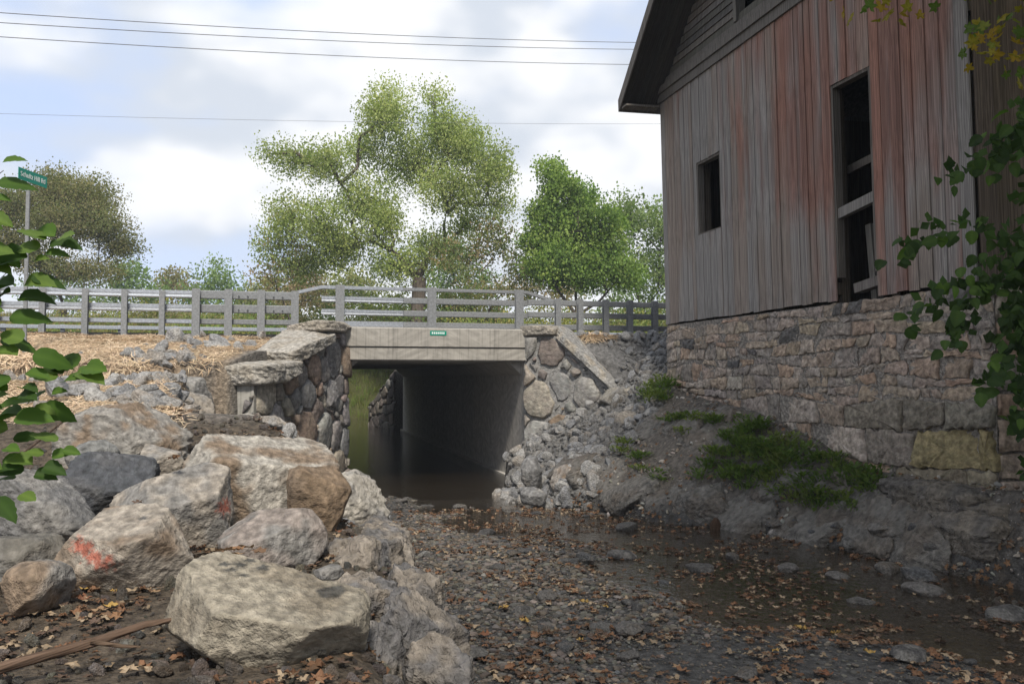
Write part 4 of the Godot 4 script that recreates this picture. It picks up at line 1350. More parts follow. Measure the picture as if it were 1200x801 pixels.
	boulder("boulder", "small brown rock left of the streaked boulder", Vector3(-1.52, 1.02, -6.25), Vector3(0.42, 0.36, 0.38), Vector3(0, 0.7, 0), 24, 18, gry, brn, {"cuts": 9})
	boulder("boulder", "mossy low rock at the foot of the leafy plant", Vector3(-1.75, 1.1, -6.9), Vector3(0.5, 0.4, 0.42), Vector3(0, 0.2, 0), 25, 18, Color(0.19, 0.175, 0.15), gry, {"cuts": 9})
	boulder("flat_stone", "small flat blue-grey stone lying on the large pale boulder", Vector3(0.28, 1.3, -5.0), Vector3(0.18, 0.07, 0.14), Vector3(0.1, 0.4, -0.1), 26, 10, Color(0.17, 0.18, 0.2), gry, {"cuts": 8, "p": 5.0})
	boulder("boulder", "pale block on the slope before the wing wall pier", Vector3(-0.3, 1.35, -13.6), Vector3(1.1, 0.9, 1.0), Vector3(0.1, 0.5, -0.2), 27, 22, pale, brn, {"cuts": 8, "amp": 0.08})
	boulder("boulder", "jagged grey rock low at the wing wall's foot", Vector3(0.55, 0.6, -13.2), Vector3(1.0, 0.8, 1.2), Vector3(0, 0.9, -0.2), 28, 22, Color(0.36, 0.34, 0.31), gry, {"cuts": 8, "amp": 0.09})
	boulder("boulder", "squared pale block set in the riprap beside the wing wall", Vector3(7.55, 1.9, -18.35), Vector3(1.0, 0.55, 0.7), Vector3(0, -0.2, 0.05), 29, 20, Color(0.36, 0.33, 0.28), gry, {"cuts": 5, "p": 6.0, "cut_lo": 0.85, "amp": 0.05})
	boulder("boulder", "tan angular rock on the riprap above the mud bank", Vector3(7.0, 1.45, -16.6), Vector3(0.62, 0.5, 0.55), Vector3(0, 0.6, 0), 30, 18, tan_, gry, {"cuts": 9, "cut_lo": 0.6})
	boulder("boulder", "large pale angular rock at the toe of the riprap", Vector3(5.55, 0.35, -16.2), Vector3(0.75, 0.62, 0.6), Vector3(0, 0.3, 0), 31, 18, Color(0.38, 0.34, 0.3), brn, {"cuts": 9, "cut_lo": 0.6})
	boulder("boulder", "upright grey rock at the toe of the riprap", Vector3(5.0, 0.4, -16.9), Vector3(0.6, 0.75, 0.55), Vector3(0, 1.2, 0.3), 32, 18, Color(0.27, 0.265, 0.26), gry, {"cuts": 9, "cut_lo": 0.6})
	boulder("boulder", "small dark grey rock among the toe stones", Vector3(4.75, 0.1, -16.0), Vector3(0.5, 0.4, 0.42), Vector3(0, 2.2, 0), 33, 16, Color(0.24, 0.235, 0.23), gry, {"cuts": 9, "cut_lo": 0.6})
	boulder("boulder", "grey rock bedded in the straw left of the wing wall pier", Vector3(-1.62, 2.0, -16.3), Vector3(0.95, 0.8, 0.9), Vector3(0.1, 0.4, 0.1), 34, 20, Color(0.36, 0.345, 0.32), gry, {"cuts": 10, "amp": 0.05})
	boulder("boulder", "tan rock leaning on the slope below the pier's grey rock", Vector3(-1.55, 1.72, -15.2), Vector3(1.0, 0.85, 1.0), Vector3(0.2, 1.1, 0.0), 35, 20, tan_, gry, {"cuts": 10, "amp": 0.05})
	boulder("boulder", "flat grey-green slab propped before the wing wall pier", Vector3(-0.95, 1.42, -14.2), Vector3(1.3, 0.32, 1.1), Vector3(0.15, 0.3, -0.3), 36, 20, Color(0.3, 0.31, 0.29), gry, {"cuts": 6, "p": 5.0, "amp": 0.04})
	boulder("boulder", "brownish block at the back of the broad weathered rock", Vector3(-1.9, 1.75, -13.6), Vector3(1.1, 0.8, 0.9), Vector3(0, 0.7, 0.1), 37, 20, Color(0.34, 0.29, 0.23), brn, {"cuts": 10, "amp": 0.05})
	# bedrock ledge dropping to the stream bed
	var t := thing("bedrock_ledge", "fractured bedrock ledge along the stream bed edge below the boulders", "rock ledge", Vector3(0.75, 0.3, -6.2))
	for q in [[0.62, 0.72, -7.2, 0.85, 0.8, 0.95, 0.0, 41], [0.95, 0.5, -6.55, 0.55, 0.85, 0.75, 0.3, 42], [0.98, 0.5, -5.85, 0.55, 0.95, 0.7, -0.2, 43], [0.55, 0.55, -6.3, 0.7, 0.8, 0.8, 0.5, 44], [0.5, 0.45, -5.5, 0.6, 0.8, 0.6, 0.1, 45], [1.05, 0.45, -7.5, 0.5, 0.6, 0.9, 0.2, 46], [1.0, 0.42, -5.25, 0.45, 0.8, 0.5, 0.6, 47], [0.95, 0.5, -8.6, 0.8, 0.75, 1.3, 0.1, 48], [1.1, 0.45, -9.8, 0.7, 0.7, 1.2, -0.1, 49]]:
		var b := part("block", rock_mesh(q[7], Vector3(q[3], q[4], q[5]), 26, Color(0.33, 0.285, 0.235), Color(0.2, 0.19, 0.185), {"cuts": 9, "cut_lo": 0.68, "amp": 0.11, "p": 3.2, "strata": 0.14, "lay_dir": Vector3(0.8, 0.5, 0.1)}), M.ledge, t)
		b.position = Vector3(q[0], q[1], q[2]) - t.position
		b.rotation = Vector3(0.1, q[6], 0.1)
	# bedrock showing through the mud bank
	t = thing("bedrock_bank", "grey eroded bedrock bank between the stream and the barn foundation", "rock bank", Vector3(7.3, 0.5, -13.0))
	for k in 17:
		var z := -16.2 + k * 0.46 + rf(-0.2, 0.2)
		var e := lut(z, BANK_RIGHT)
		var x := lerpf(e, 8.0, 0.25 if k % 2 == 0 else 0.72) + rf(-0.1, 0.1)
		var b := part("block", rock_mesh(620 + k, Vector3(rf(0.9, 1.3), rf(0.4, 0.6), rf(1.1, 1.8)), 22, Color(0.21, 0.195, 0.175), Color(0.18, 0.155, 0.13), {"cuts": 9, "cut_lo": 0.66, "amp": 0.07, "p": 3.0, "strata": 0.13, "lay_dir": Vector3(0.5, 0.85, 0.1)}), M.ledge, t)
		b.position = Vector3(x, hgt(x, z) - 0.17, z) - t.position
		b.basis = slope_basis(x, z) * Basis(Vector3.UP, rf(-0.3, 0.3))
	# bedrock under the barn corner
	t = thing("bedrock_shelf", "dark bedrock shelf under the yellowed corner stones of the barn", "rock ledge", Vector3(8.0, 0.8, -9.4))
	for q in [[8.05, 0.85, -9.0, 0.8, 0.5, 1.7, 61], [7.95, 0.82, -10.2, 0.7, 0.5, 1.2, 62], [8.3, 0.8, -8.0, 1.2, 0.55, 0.9, 63], [7.75, 0.6, -8.4, 0.6, 0.5, 1.4, 64]]:
		var b := part("block", rock_mesh(q[6], Vector3(q[3], q[4], q[5]), 20, Color(0.22, 0.19, 0.155), Color(0.16, 0.145, 0.13), {"cuts": 6, "cut_lo": 0.8, "amp": 0.08, "p": 5.0, "strata": 0.2}), M.ledge, t)
		b.position = Vector3(q[0], q[1], q[2]) - t.position

# ---------------------------------------------------------------- loose stones
func build_stones() -> void:
	var greys := [Color(0.42, 0.41, 0.395), Color(0.48, 0.465, 0.445), Color(0.36, 0.355, 0.35), Color(0.45, 0.42, 0.385), Color(0.52, 0.505, 0.48), Color(0.33, 0.33, 0.335), Color(0.43, 0.385, 0.335), Color(0.4, 0.4, 0.41)]
	var grey_words := ["mid grey", "light grey", "slate grey", "buff grey", "whitish", "dark grey", "brownish", "bluish grey"]
	var kinds := []
	for k in 16:
		kinds.append(rock_mesh(300 + k, Vector3(1, rf(0.55, 0.75), rf(0.65, 0.9)), 5, greys[k % 8], greys[(k + 3) % 8], {"cuts": 10, "cut_lo": 0.55, "cut_hi": 0.88, "p": 3.2, "amp": 0.05, "smooth": false}))
	# riprap beside the right wing wall: the 300 largest by themselves
	var made := 0
	var small := []
	var tints := []
	while made < 300 or small.size() < 2600:
		var x := rf(4.5, 10.4)
		var z := rf(-20.35, -15.0)
		if z > -14.9 - (x - 5.6) * 0.62 or x < lut(z, BANK_RIGHT) - 0.25:
			continue
		var wl := (x - 5.93) * 0.702 + (z + 20.5) * -0.712
		var along := (x - 5.93) * 0.712 + (z + 20.5) * 0.702
		if along > -0.2 and along < 2.35 and wl > -0.12 and wl < 0.82:
			continue
		if x > 7.6 and z > -17.1:
			continue
		var toe := smoothstep(2.0, 0.0, hgt(x, z))
		if made < 300:
			var s := rf(0.17, 0.33) * (1.0 + toe * 0.35)
			var kd := rng.randi() % 16
			var o := top("riprap_stone", kinds[kd], M.rock, Vector3(x, hgt(x, z) + s * 0.12 + rf(0, 0.06), z))
			o.basis = scale3(Vector3.ONE * s, random_basis())
			tag(o, grey_words[kd % 8] + " angular riprap stone on the slope between wing wall and barn", "stone", "riprap stones on the slope by the barn")
			made += 1
		else:
			var s := rf(0.09, 0.2)
			small.append(Transform3D(scale3(Vector3.ONE * s, random_basis()), Vector3(x, hgt(x, z) + s * 0.15, z)))
			tints.append(Color.WHITE * rf(0.75, 1.0))
	var st := scatter("riprap_gravel", kinds[0], M.rock, small, tints)
	add_child(st)
	tag(st, "small grey broken stone filling the riprap", "gravel")
	# stones in the straw behind the left wing wall
	made = 0
	while made < 90:
		var z := rf(-19.8, -12.8)
		var x := wall_left_x(minf(z, -16.7)) - 0.9 - absf(rng.randfn()) * 1.3
		if x < -5.0:
			continue
		var s := rf(0.14, 0.42) if made > 12 else rf(0.4, 0.6)
		var kd := rng.randi() % 16
		var o := top("slope_stone", kinds[kd], M.rock, Vector3(x, hgt(x, z) + s * 0.1, z))
		o.basis = scale3(Vector3(s, s * 0.8, s), random_basis())
		tag(o, ("large " if made <= 12 else "small ") + grey_words[kd % 8] + " stone lying in the straw behind the stepped wing wall", "stone", "stones lying in the straw")
		made += 1
	# broken stone heaped beside the pier
	made = 0
	while made < 120:
		var z := rf(-17.4, -12.9)
		var x := rf(-2.6, -1.15) if z > -16.6 else rf(-2.8, -1.55)
		var s := rf(0.18, 0.46)
		var kd := rng.randi() % 16
		var o := top("heap_stone", kinds[kd], M.rock, Vector3(x, hgt(x, z) + s * 0.12, z))
		o.basis = scale3(Vector3(s, s * 0.75, s), random_basis())
		tag(o, grey_words[kd % 8] + " stone in the heap beside the wing wall pier", "stone", "stones heaped beside the wing wall pier")
		made += 1
	# rubble at the foot of the left wing wall
	made = 0
	while made < 80:
		var z := rf(-20.2, -9.5)
		var x := (wall_left_x(z) + rf(0.15, 1.2)) if z < -16.7 else lut(z, BANK_LEFT) - rf(-0.2, 1.6)
		var s := rf(0.15, 0.45)
		var kd := rng.randi() % 16
		var o := top("rubble_stone", kinds[kd], M.rock, Vector3(x, hgt(x, z) + s * 0.12, z))
		o.basis = scale3(Vector3(s, s * 0.8, s), random_basis())
		tag(o, grey_words[kd % 8] + " rubble stone on the slope below the stepped wing wall", "stone", "rubble below the stepped wing wall")
		made += 1
	# cobbles in the stream bed
	var wet := [Color(0.17, 0.16, 0.15), Color(0.22, 0.205, 0.19), Color(0.125, 0.12, 0.118), Color(0.2, 0.17, 0.14), Color(0.27, 0.255, 0.235), Color(0.15, 0.15, 0.152)]
	var cob := []
	for k in 12:
		cob.append(rock_mesh(400 + k, Vector3(1, rf(0.32, 0.6), rf(0.6, 0.9)), 9, wet[k % 6], wet[(k + 2) % 6], {"cuts": 9, "cut_lo": 0.6, "cut_hi": 0.92, "p": 2.7, "amp": 0.06}))
	var placed := [[7.25, -9.75, 0.36], [7.45, -9.3, 0.46], [7.55, -8.85, 0.4], [7.15, -10.4, 0.32], [7.1, -10.8, 0.3], [6.95, -11.1, 0.36], [7.5, -8.5, 0.34], [7.3, -10.1, 0.26], [6.9, -8.1, 0.46], [6.8, -8.5, 0.4], [6.5, -7.6, 0.42], [6.05, -8.4, 0.26], [5.75, -8.9, 0.3], [5.6, -7.4, 0.26], [6.6, -6.6, 0.4], [5.5, -9.7, 0.28], [5.2, -12.4, 0.5], [4.2, -10.2, 0.42], [3.6, -9.9, 0.3], [4.75, -9.2, 0.36], [3.0, -12.6, 0.32], [2.6, -6.2, 0.2], [3.2, -7.4, 0.16], [4.6, -5.5, 0.3], [4.1, -15.4, 0.4], [3.4, -16.4, 0.36], [2.4, -17.4, 0.3]]
	for q in placed:
		var wl := lut(q[1], WATER_LEVEL)
		var kc := rng.randi() % 12
		var o := top("cobble", cob[kc], M.rock, Vector3(q[0], maxf(hgt(q[0], q[1]) + q[2] * 0.12, wl + 0.015), q[1]))
		o.basis = scale3(Vector3(q[2], q[2] * rf(0.8, 1.2), q[2]), Basis(Vector3.UP, rf(0, TAU)) * Basis(Vector3.RIGHT, rf(-0.2, 0.2)))
		tag(o, ("flat " if q[2] > 0.35 else "rounded ") + ["grey", "light grey", "charcoal", "brown", "pale", "blue-grey"][kc % 6] + (" cobble along the foot of the barn bank" if q[0] > 6.7 else " cobble in the shallow stream bed"), "stone", "larger cobbles in the stream bed")
	made = 0
	while made < 240:
		var z := rf(-19.6, -4.8)
		var x := rf(lut(z, BANK_LEFT) - 0.1, lut(z, BANK_RIGHT))
		if na.get_noise_2d(x * 40.0, z * 40.0 + 200) < -0.15:
			continue
		var s := 0.09 + 0.2 * pow(rng.randf(), 2.2)
		var kd := rng.randi() % 12
		var o := top("pebble", cob[kd], M.rock, Vector3(x, hgt(x, z) + s * 0.1, z))
		o.basis = scale3(Vector3.ONE * s, Basis(Vector3.UP, rf(0, TAU)) * Basis(Vector3.RIGHT, rf(-0.3, 0.3)))
		tag(o, ("sizeable " if s > 0.16 else "small ") + ["grey", "light grey", "charcoal", "brown", "pale", "blue-grey"][kd % 6] + (" pebble under the shallow water" if hgt(x, z) < lut(z, WATER_LEVEL) else " pebble on the dry stream bed gravel"), "stone", "pebbles on the stream bed")
		made += 1
	# the gravel itself
	for kind in 3:
		var tr := []
		var tn := []
		var grain := rock_mesh(500 + kind, Vector3(1, 0.5, 0.75), 3, Color.WHITE, Color(0.8, 0.8, 0.8), {"cuts": 6, "cut_lo": 0.6, "amp": 0.03, "smooth": false})
		for k in 30000:
			var z := -4.2 - 15.6 * pow(rng.randf(), 1.35)
			var x := rf(lut(z, BANK_LEFT) - 0.5, lut(z, BANK_RIGHT) + 0.1)
			var patch := na.get_noise_2d(x * 14.0 + 40.0, z * 9.0)
			if patch < -0.1 and rng.randf() < 0.55:
				continue
			var s := (0.012 + 0.06 * pow(rng.randf(), 4.0) + 0.0010 * -z) * lerpf(0.6, 1.15, smoothstep(-0.25, 0.35, patch))
			tr.append(Transform3D(scale3(Vector3.ONE * s, Basis(Vector3.UP, rf(0, TAU)) * Basis(Vector3.RIGHT, rf(-0.4, 0.4))), Vector3(x, hgt(x, z) + s * 0.12, z)))
			tn.append(jit(wet[rng.randi() % 6] * 0.5 * Color(1.05, 0.99, 0.9), 0.4))
		var g := scatter("gravel", grain, M.pebble, tr, tn)
		add_child(g)
		tag(g, ["grey gravel covering the stream bed", "dark gravel grains between the pebbles", "pale gravel grains in the bars"][kind], "gravel")
	# small rubble on the left bank between the boulders
	var tr2 := []
	var tn2 := []
	for k in 2600:
		var z := rf(-12.5, -3.2)
		var x := lut(z, BANK_LEFT) - rf(0.2, 4.5)
		var s := 0.03 + 0.15 * pow(rng.randf(), 4.0)
		tr2.append(Transform3D(scale3(Vector3.ONE * s, random_basis()), Vector3(x, hgt(x, z) + s * 0.15, z)))
		tn2.append(jit(Color(0.5, 0.46, 0.42), 0.4))
	var g2 := scatter("bank_rubble", kinds[6], M.rock, tr2, tn2)
	add_child(g2)
	tag(g2, "small broken stone on the bank between the boulders", "rubble")

# ---------------------------------------------------------------- plants
func build_plants() -> void:
	# leafy plant at the left edge
	var t := thing("leafy_plant", "broad-leaved green plant growing up the left bank", "plant", Vector3(-1.05, 0.95, -3.0))
	var o := -t.position + Vector3(-0.03, 0.1, 0)
	var stems := MB.new()
	var green := [Color(0.06, 0.12, 0.02), Color(0.085, 0.16, 0.028), Color(0.045, 0.09, 0.02), Color(0.12, 0.19, 0.04)]
	var meshes := []
	for k in 8:
		meshes.append(broad_leaf(green[k % 4], rf(-0.5, 0.6), rf(0.1, 0.6), rf(0.6, 0.85)))
	var R := Vector3(0.9655, 0, 0.2605)
	var ways := [
		[Vector3(-1.05, 0.9, -3.0), Vector3(-0.95, 1.7, -3.0), Vector3(-0.9, 2.3, -3.0), Vector3(-0.87, 2.9, -2.95)],
		[Vector3(-0.92, 2.2, -3.0), Vector3(-0.8, 2.52, -2.98), Vector3(-0.72, 2.68, -2.95), Vector3(-0.64, 2.74, -2.92)],
		[Vector3(-1.0, 1.5, -3.05), Vector3(-0.85, 1.9, -3.0), Vector3(-0.78, 2.2, -2.95), Vector3(-0.72, 2.42, -2.92)],
		[Vector3(-0.98, 1.3, -3.05), Vector3(-0.85, 1.75, -3.0), Vector3(-0.75, 1.98, -2.98), Vector3(-0.62, 2.1, -2.95)],
		[Vector3(-0.95, 1.8, -3.0), Vector3(-0.8, 2.15, -3.1), Vector3(-0.66, 2.3, -3.1), Vector3(-0.6, 2.34, -3.1)],
		[Vector3(-0.98, 1.6, -2.9), Vector3(-0.92, 2.3, -2.9), Vector3(-0.86, 2.75, -2.88), Vector3(-0.8, 2.98, -2.86)],
		[Vector3(-1.1, 1.2, -2.9), Vector3(-0.95, 1.6, -2.9), Vector3(-0.85, 1.75, -2.85), Vector3(-0.78, 1.78, -2.85)]]
	for w in ways:
		stems.tube(w, [0.007, 0.006, 0.004, 0.002], 6, Color(0.09, 0.08, 0.04))
		for k in 20:
			var f := 0.2 + 0.8 * (k + rf(0, 0.9)) / 20.0
			var seg := mini(2, int(f * 3))
			var p: Vector3 = w[seg].lerp(w[seg + 1], clampf(f * 3 - seg, 0, 1)) + o
			if p.y - o.y < 1.9:
				continue
			var side := R * (1.0 if k % 2 == 0 else -0.9) + Vector3(0, rf(-0.25, 0.4), 0) + Vector3(-0.26, 0, 0.97) * rf(-0.3, 0.6)
			var dirv := side.normalized()
			var nrm := (Vector3(0, 1, 0) + Vector3(-0.26, 0, 0.97) * rf(0.2, 1.3)).normalized()
			var xa := dirv.cross(nrm).normalized()
			var lf := part("leaf", meshes[rng.randi() % 8], M.leaf, t)
			var s := rf(0.045, 0.12)
			lf.transform = Transform3D(Basis(xa, dirv, xa.cross(dirv)) * Basis.from_scale(Vector3.ONE * s), p + dirv * 0.02)
	part("stem", stems.mesh(true), M.bark, t)
	# vine over the barn's near corner
	t = thing("wild_vine", "dark green vine hanging over the near corner of the barn", "vine", Vector3(8.0, 1.2, -7.7))
	o = -t.position
	stems = MB.new()
	meshes = []
	var dark := [Color(0.045, 0.085, 0.02), Color(0.06, 0.11, 0.025), Color(0.035, 0.065, 0.018), Color(0.09, 0.16, 0.03)]
	for k in 8:
		meshes.append(broad_leaf(dark[k % 4], rf(-0.3, 0.3), rf(0.1, 0.45), 0.85))
	var arms := [
		[Vector3(8.0, 3.8, -7.6), Vector3(7.4, 4.1, -7.65), Vector3(6.8, 4.05, -7.7), Vector3(6.3, 3.72, -7.75)],
		[Vector3(8.0, 3.6, -7.6), Vector3(7.4, 3.7, -7.6), Vector3(6.85, 3.4, -7.6), Vector3(6.45, 2.98, -7.65)],
		[Vector3(8.0, 3.4, -7.5), Vector3(7.5, 3.5, -7.5), Vector3(7.0, 3.2, -7.5), Vector3(6.75, 2.75, -7.5)],
		[Vector3(8.0, 5.2, -7.5), Vector3(7.6, 5.1, -7.5), Vector3(7.2, 4.8, -7.5), Vector3(6.85, 4.55, -7.55)],
		[Vector3(8.1, 5.4, -7.5), Vector3(7.8, 5.3, -7.4), Vector3(7.5, 5.0, -7.4), Vector3(7.3, 4.6, -7.4)],
		[Vector3(8.0, 2.9, -7.5), Vector3(7.7, 2.9, -7.4), Vector3(7.4, 2.6, -7.4), Vector3(7.1, 2.3, -7.4)],
		[Vector3(8.0, 2.3, -7.6), Vector3(7.85, 2.4, -7.5), Vector3(7.7, 2.2, -7.45), Vector3(7.6, 1.8, -7.4)],
		[Vector3(8.05, 0.9, -7.6), Vector3(8.1, 2.4, -7.65), Vector3(8.0, 3.8, -7.65), Vector3(8.1, 5.6, -7.6)],
		[Vector3(8.3, 0.9, -7.5), Vector3(8.25, 2.4, -7.5), Vector3(8.2, 3.8, -7.5), Vector3(8.3, 5.2, -7.5)],
		[Vector3(7.9, 0.9, -7.4), Vector3(7.95, 1.9, -7.4), Vector3(7.85, 2.8, -7.35), Vector3(7.75, 3.9, -7.4)],
		[Vector3(8.0, 3.1, -7.5), Vector3(7.8, 3.3, -7.35), Vector3(7.6, 3.15, -7.3), Vector3(7.4, 2.9, -7.3)]]
	for ai in arms.size():
		var w: Array = arms[ai]
		stems.tube(w, [0.014, 0.01, 0.007, 0.003], 5, Color(0.08, 0.065, 0.05))
		var cnt := 26 if ai < 7 else 34
		for k in cnt:
			var f := (k + rng.randf()) / cnt
			var seg := mini(2, int(f * 3))
			var p: Vector3 = w[seg].lerp(w[seg + 1], clampf(f * 3 - seg, 0, 1)) + o + Vector3(rf(-0.12, 0.12), rf(-0.16, 0.08), rf(-0.12, 0.14))
			var dirv := Vector3(rf(-1, 0.5), rf(-1.0, 0.0), rf(-0.3, 0.7)).normalized()
			var nrm := Vector3(rf(-0.9, 0.2), rf(0.2, 1.0), rf(0.1, 1.0)).normalized()
			var xa := dirv.cross(nrm).normalized()
			var lf := part("leaf", meshes[rng.randi() % 8], M.leaf, t)
			lf.transform = Transform3D(Basis(xa, dirv, xa.cross(dirv)) * Basis.from_scale(Vector3.ONE * rf(0.11, 0.19)), p)
	part("stem", stems.mesh(true), M.bark, t)
	var fill := MB.new()
	for k in 1100:
		var w: Array = arms[7 + rng.randi() % 4] if k < 800 else arms[rng.randi() % 7]
		var f := rng.randf()
		var seg := mini(2, int(f * 3))
		var p: Vector3 = w[seg].lerp(w[seg + 1], clampf(f * 3 - seg, 0, 1)) + o + Vector3(rf(-0.2, 0.3), rf(-0.2, 0.1), rf(-0.15, 0.2)) * (1.0 if k < 800 else 0.6)
		var l := rf(0.1, 0.17)
		leaf_shape(fill, random_basis(), p, l, l * 0.85, rf(0, 0.2), jit(dark[rng.randi() % 3], 0.2))
	var fo := part("foliage", fill.mesh(), M.leaf, t)
	fo.set_meta("kind", "stuff")
	# low maple bough, turning yellow, in front of the barn's upper boards
	t = thing("maple_bough", "low maple bough with yellowing leaves before the red boards", "bough", Vector3(8.3, 6.6, -4.9))
	o = -t.position
	stems = MB.new()
	meshes = []
	var turning := [Color(0.24, 0.2, 0.03), Color(0.16, 0.18, 0.035), Color(0.3, 0.2, 0.03), Color(0.09, 0.14, 0.03)]
	for k in 8:
		meshes.append(lobed_leaf(turning[k % 4], 0.25, 700 + k))
	for w in [[Vector3(8.3, 6.6, -4.9), Vector3(6.6, 5.9, -5.2), Vector3(5.2, 5.45, -5.4), Vector3(4.1, 5.28, -5.5)], [Vector3(6.6, 5.9, -5.2), Vector3(5.9, 5.5, -5.2), Vector3(5.3, 5.1, -5.2), Vector3(4.95, 4.85, -5.2)], [Vector3(6.6, 5.9, -5.2), Vector3(6.0, 5.3, -5.0), Vector3(5.6, 4.95, -5.0), Vector3(5.15, 4.75, -5.0)]]:
		stems.tube(w, [0.02, 0.012, 0.006, 0.003], 5, Color(0.09, 0.075, 0.06))
		for k in 60:
			var f := 0.3 + 0.7 * rng.randf()
			var seg := mini(2, int(f * 3))
			var p: Vector3 = w[seg].lerp(w[seg + 1], clampf(f * 3 - seg, 0, 1)) + o + Vector3(rf(-0.15, 0.15), rf(-0.2, 0.1), rf(-0.2, 0.2))
			var lf := part("leaf", meshes[rng.randi() % 8], M.leaf, t)
			lf.transform = Transform3D(random_basis() * Basis.from_scale(Vector3.ONE * rf(0.07, 0.13)), p)
	part("branch", stems.mesh(true), M.bark, t)
	# weeds on the mud bank by the barn
	var spots := []
	for k in 90:
		var wz := rf(-13.0, -9.9)
		spots.append([lerpf(lut(wz, BANK_RIGHT), 8.0, rf(0.3, 0.85)), wz, rf(0.16, 0.32)])
	for k in 20:
		spots.append([rf(6.2, 7.5), rf(-15.8, -13.4), rf(0.1, 0.22)])
	for k in 14:
		spots.append([rf(7.3, 7.9), rf(-17.2, -16.0), rf(0.15, 0.32)])
	for k in 16:
		spots.append([rf(6.9, 7.7), rf(-13.0, -11.4), rf(0.12, 0.25)])
	for q in spots:
		var mb := MB.new()
		var kw := rng.randi() % 3
		var col: Color = [Color(0.1, 0.15, 0.04), Color(0.13, 0.19, 0.05), Color(0.17, 0.205, 0.065)][kw]
		var hh: float = q[2]
		for k in 60:
			var a := rf(0, TAU)
			var rr := rf(0.0, 0.22)
			var p := Vector3(cos(a) * rr, rf(0.02, hh * 0.7), sin(a) * rr)
			var dirv := Vector3(cos(a) * rf(0.3, 1.0), rf(0.1, 0.9), sin(a) * rf(0.3, 1.0)).normalized()
			var xa := dirv.cross(Vector3.UP).normalized()
			var l := rf(0.05, 0.11)
			leaf_shape(mb, Basis(xa, dirv, xa.cross(dirv)), p, l, l * rf(0.4, 0.7), rf(0, 0.3), jit(col, 0.25))
		for k in 7:
			var a := rf(0, TAU)
			var p := Vector3(cos(a) * 0.04, -0.02, sin(a) * 0.04)
			leaf_shape(mb, Basis(Vector3(-sin(a), 0, cos(a)), Vector3(cos(a) * 0.4, 1, sin(a) * 0.4).normalized(), Vector3(cos(a), 0, sin(a))), p, hh * rf(0.8, 1.3), 0.014, 0.2, jit(col, 0.2))
		var w := top("weed", mb.mesh(), M.leaf, Vector3(q[0], hgt(q[0], q[1]) + 0.09, q[1]))
		tag(w, ["dark green", "mid green", "yellow-green"][kw] + (" tall" if hh > 0.28 else " low") + (" weed in the thick clump above the stream" if q[1] > -12.0 else (" weed by the barn's far corner" if q[1] < -16.0 else " weed on the bare mud bank")), "weed", "weeds on the bank below the barn")
	# tall grass and goldenrod behind the road
	var blade := MB.new()
	for k in 16:
		var a := rf(0, TAU)
		var p := Vector3(rf(-0.3, 0.3), 0, rf(-0.3, 0.3))
		leaf_shape(blade, Basis(Vector3(-sin(a), 0, cos(a)), Vector3(cos(a) * rf(0.1, 0.5), 1, sin(a) * rf(0.1, 0.5)).normalized(), Vector3(cos(a), 0, sin(a))), p, rf(0.7, 1.15), 0.05, 0.2, Color.WHITE)
	var tr := []
	var tn := []
	for k in 12000:
		var x := rf(-45, 45)
		var z := rf(-66, -39.5)
		if x > -2.5 and x < 9.5 and z > -56.5 and x + (z + 43.0) * 0.25 > -2.0:
			continue
		var s := rf(0.5, 1.3)
		tr.append(Transform3D(scale3(Vector3(s, s, s), Basis(Vector3.UP, rf(0, TAU))), Vector3(x, meadow_height(x, z) - 0.05, z)))
		tn.append(jit([Color(0.28, 0.27, 0.075), Color(0.21, 0.25, 0.065), Color(0.34, 0.3, 0.09), Color(0.26, 0.2, 0.09)][rng.randi() % 4], 0.25))
	var g := scatter("meadow_grass", blade.mesh(), M.leaf, tr, tn)
	add_child(g)
	tag(g, "tall yellow-green grass and weeds beyond the road", "grass")
	# grass on the bank seen through the culvert
	tr = []
	tn = []
	for k in 5000:
		var x := rf(-9, 12)
		var z := rf(-62, -52)
		var px := x + (z + 43.0) * 0.25
		var inside := smoothstep(0.0, 1.3, px + 2.0) * smoothstep(9.0, 7.0, px) * smoothstep(-60.0, -55.0, z)
		if inside > 0.96:
			continue
		var s := rf(0.3, 0.7)
		tr.append(Transform3D(scale3(Vector3(s, s, s), Basis(Vector3.UP, rf(0, TAU))), Vector3(x, lerpf(meadow_height(x, z), -0.7, inside) - 0.1, z)))
		tn.append(jit([Color(0.2, 0.27, 0.07), Color(0.25, 0.27, 0.1)][rng.randi() % 2], 0.25))
	g = scatter("bank_grass", blade.mesh(), M.leaf, tr, tn)
	add_child(g)
	tag(g, "green grass on the bank seen through the culvert", "grass")

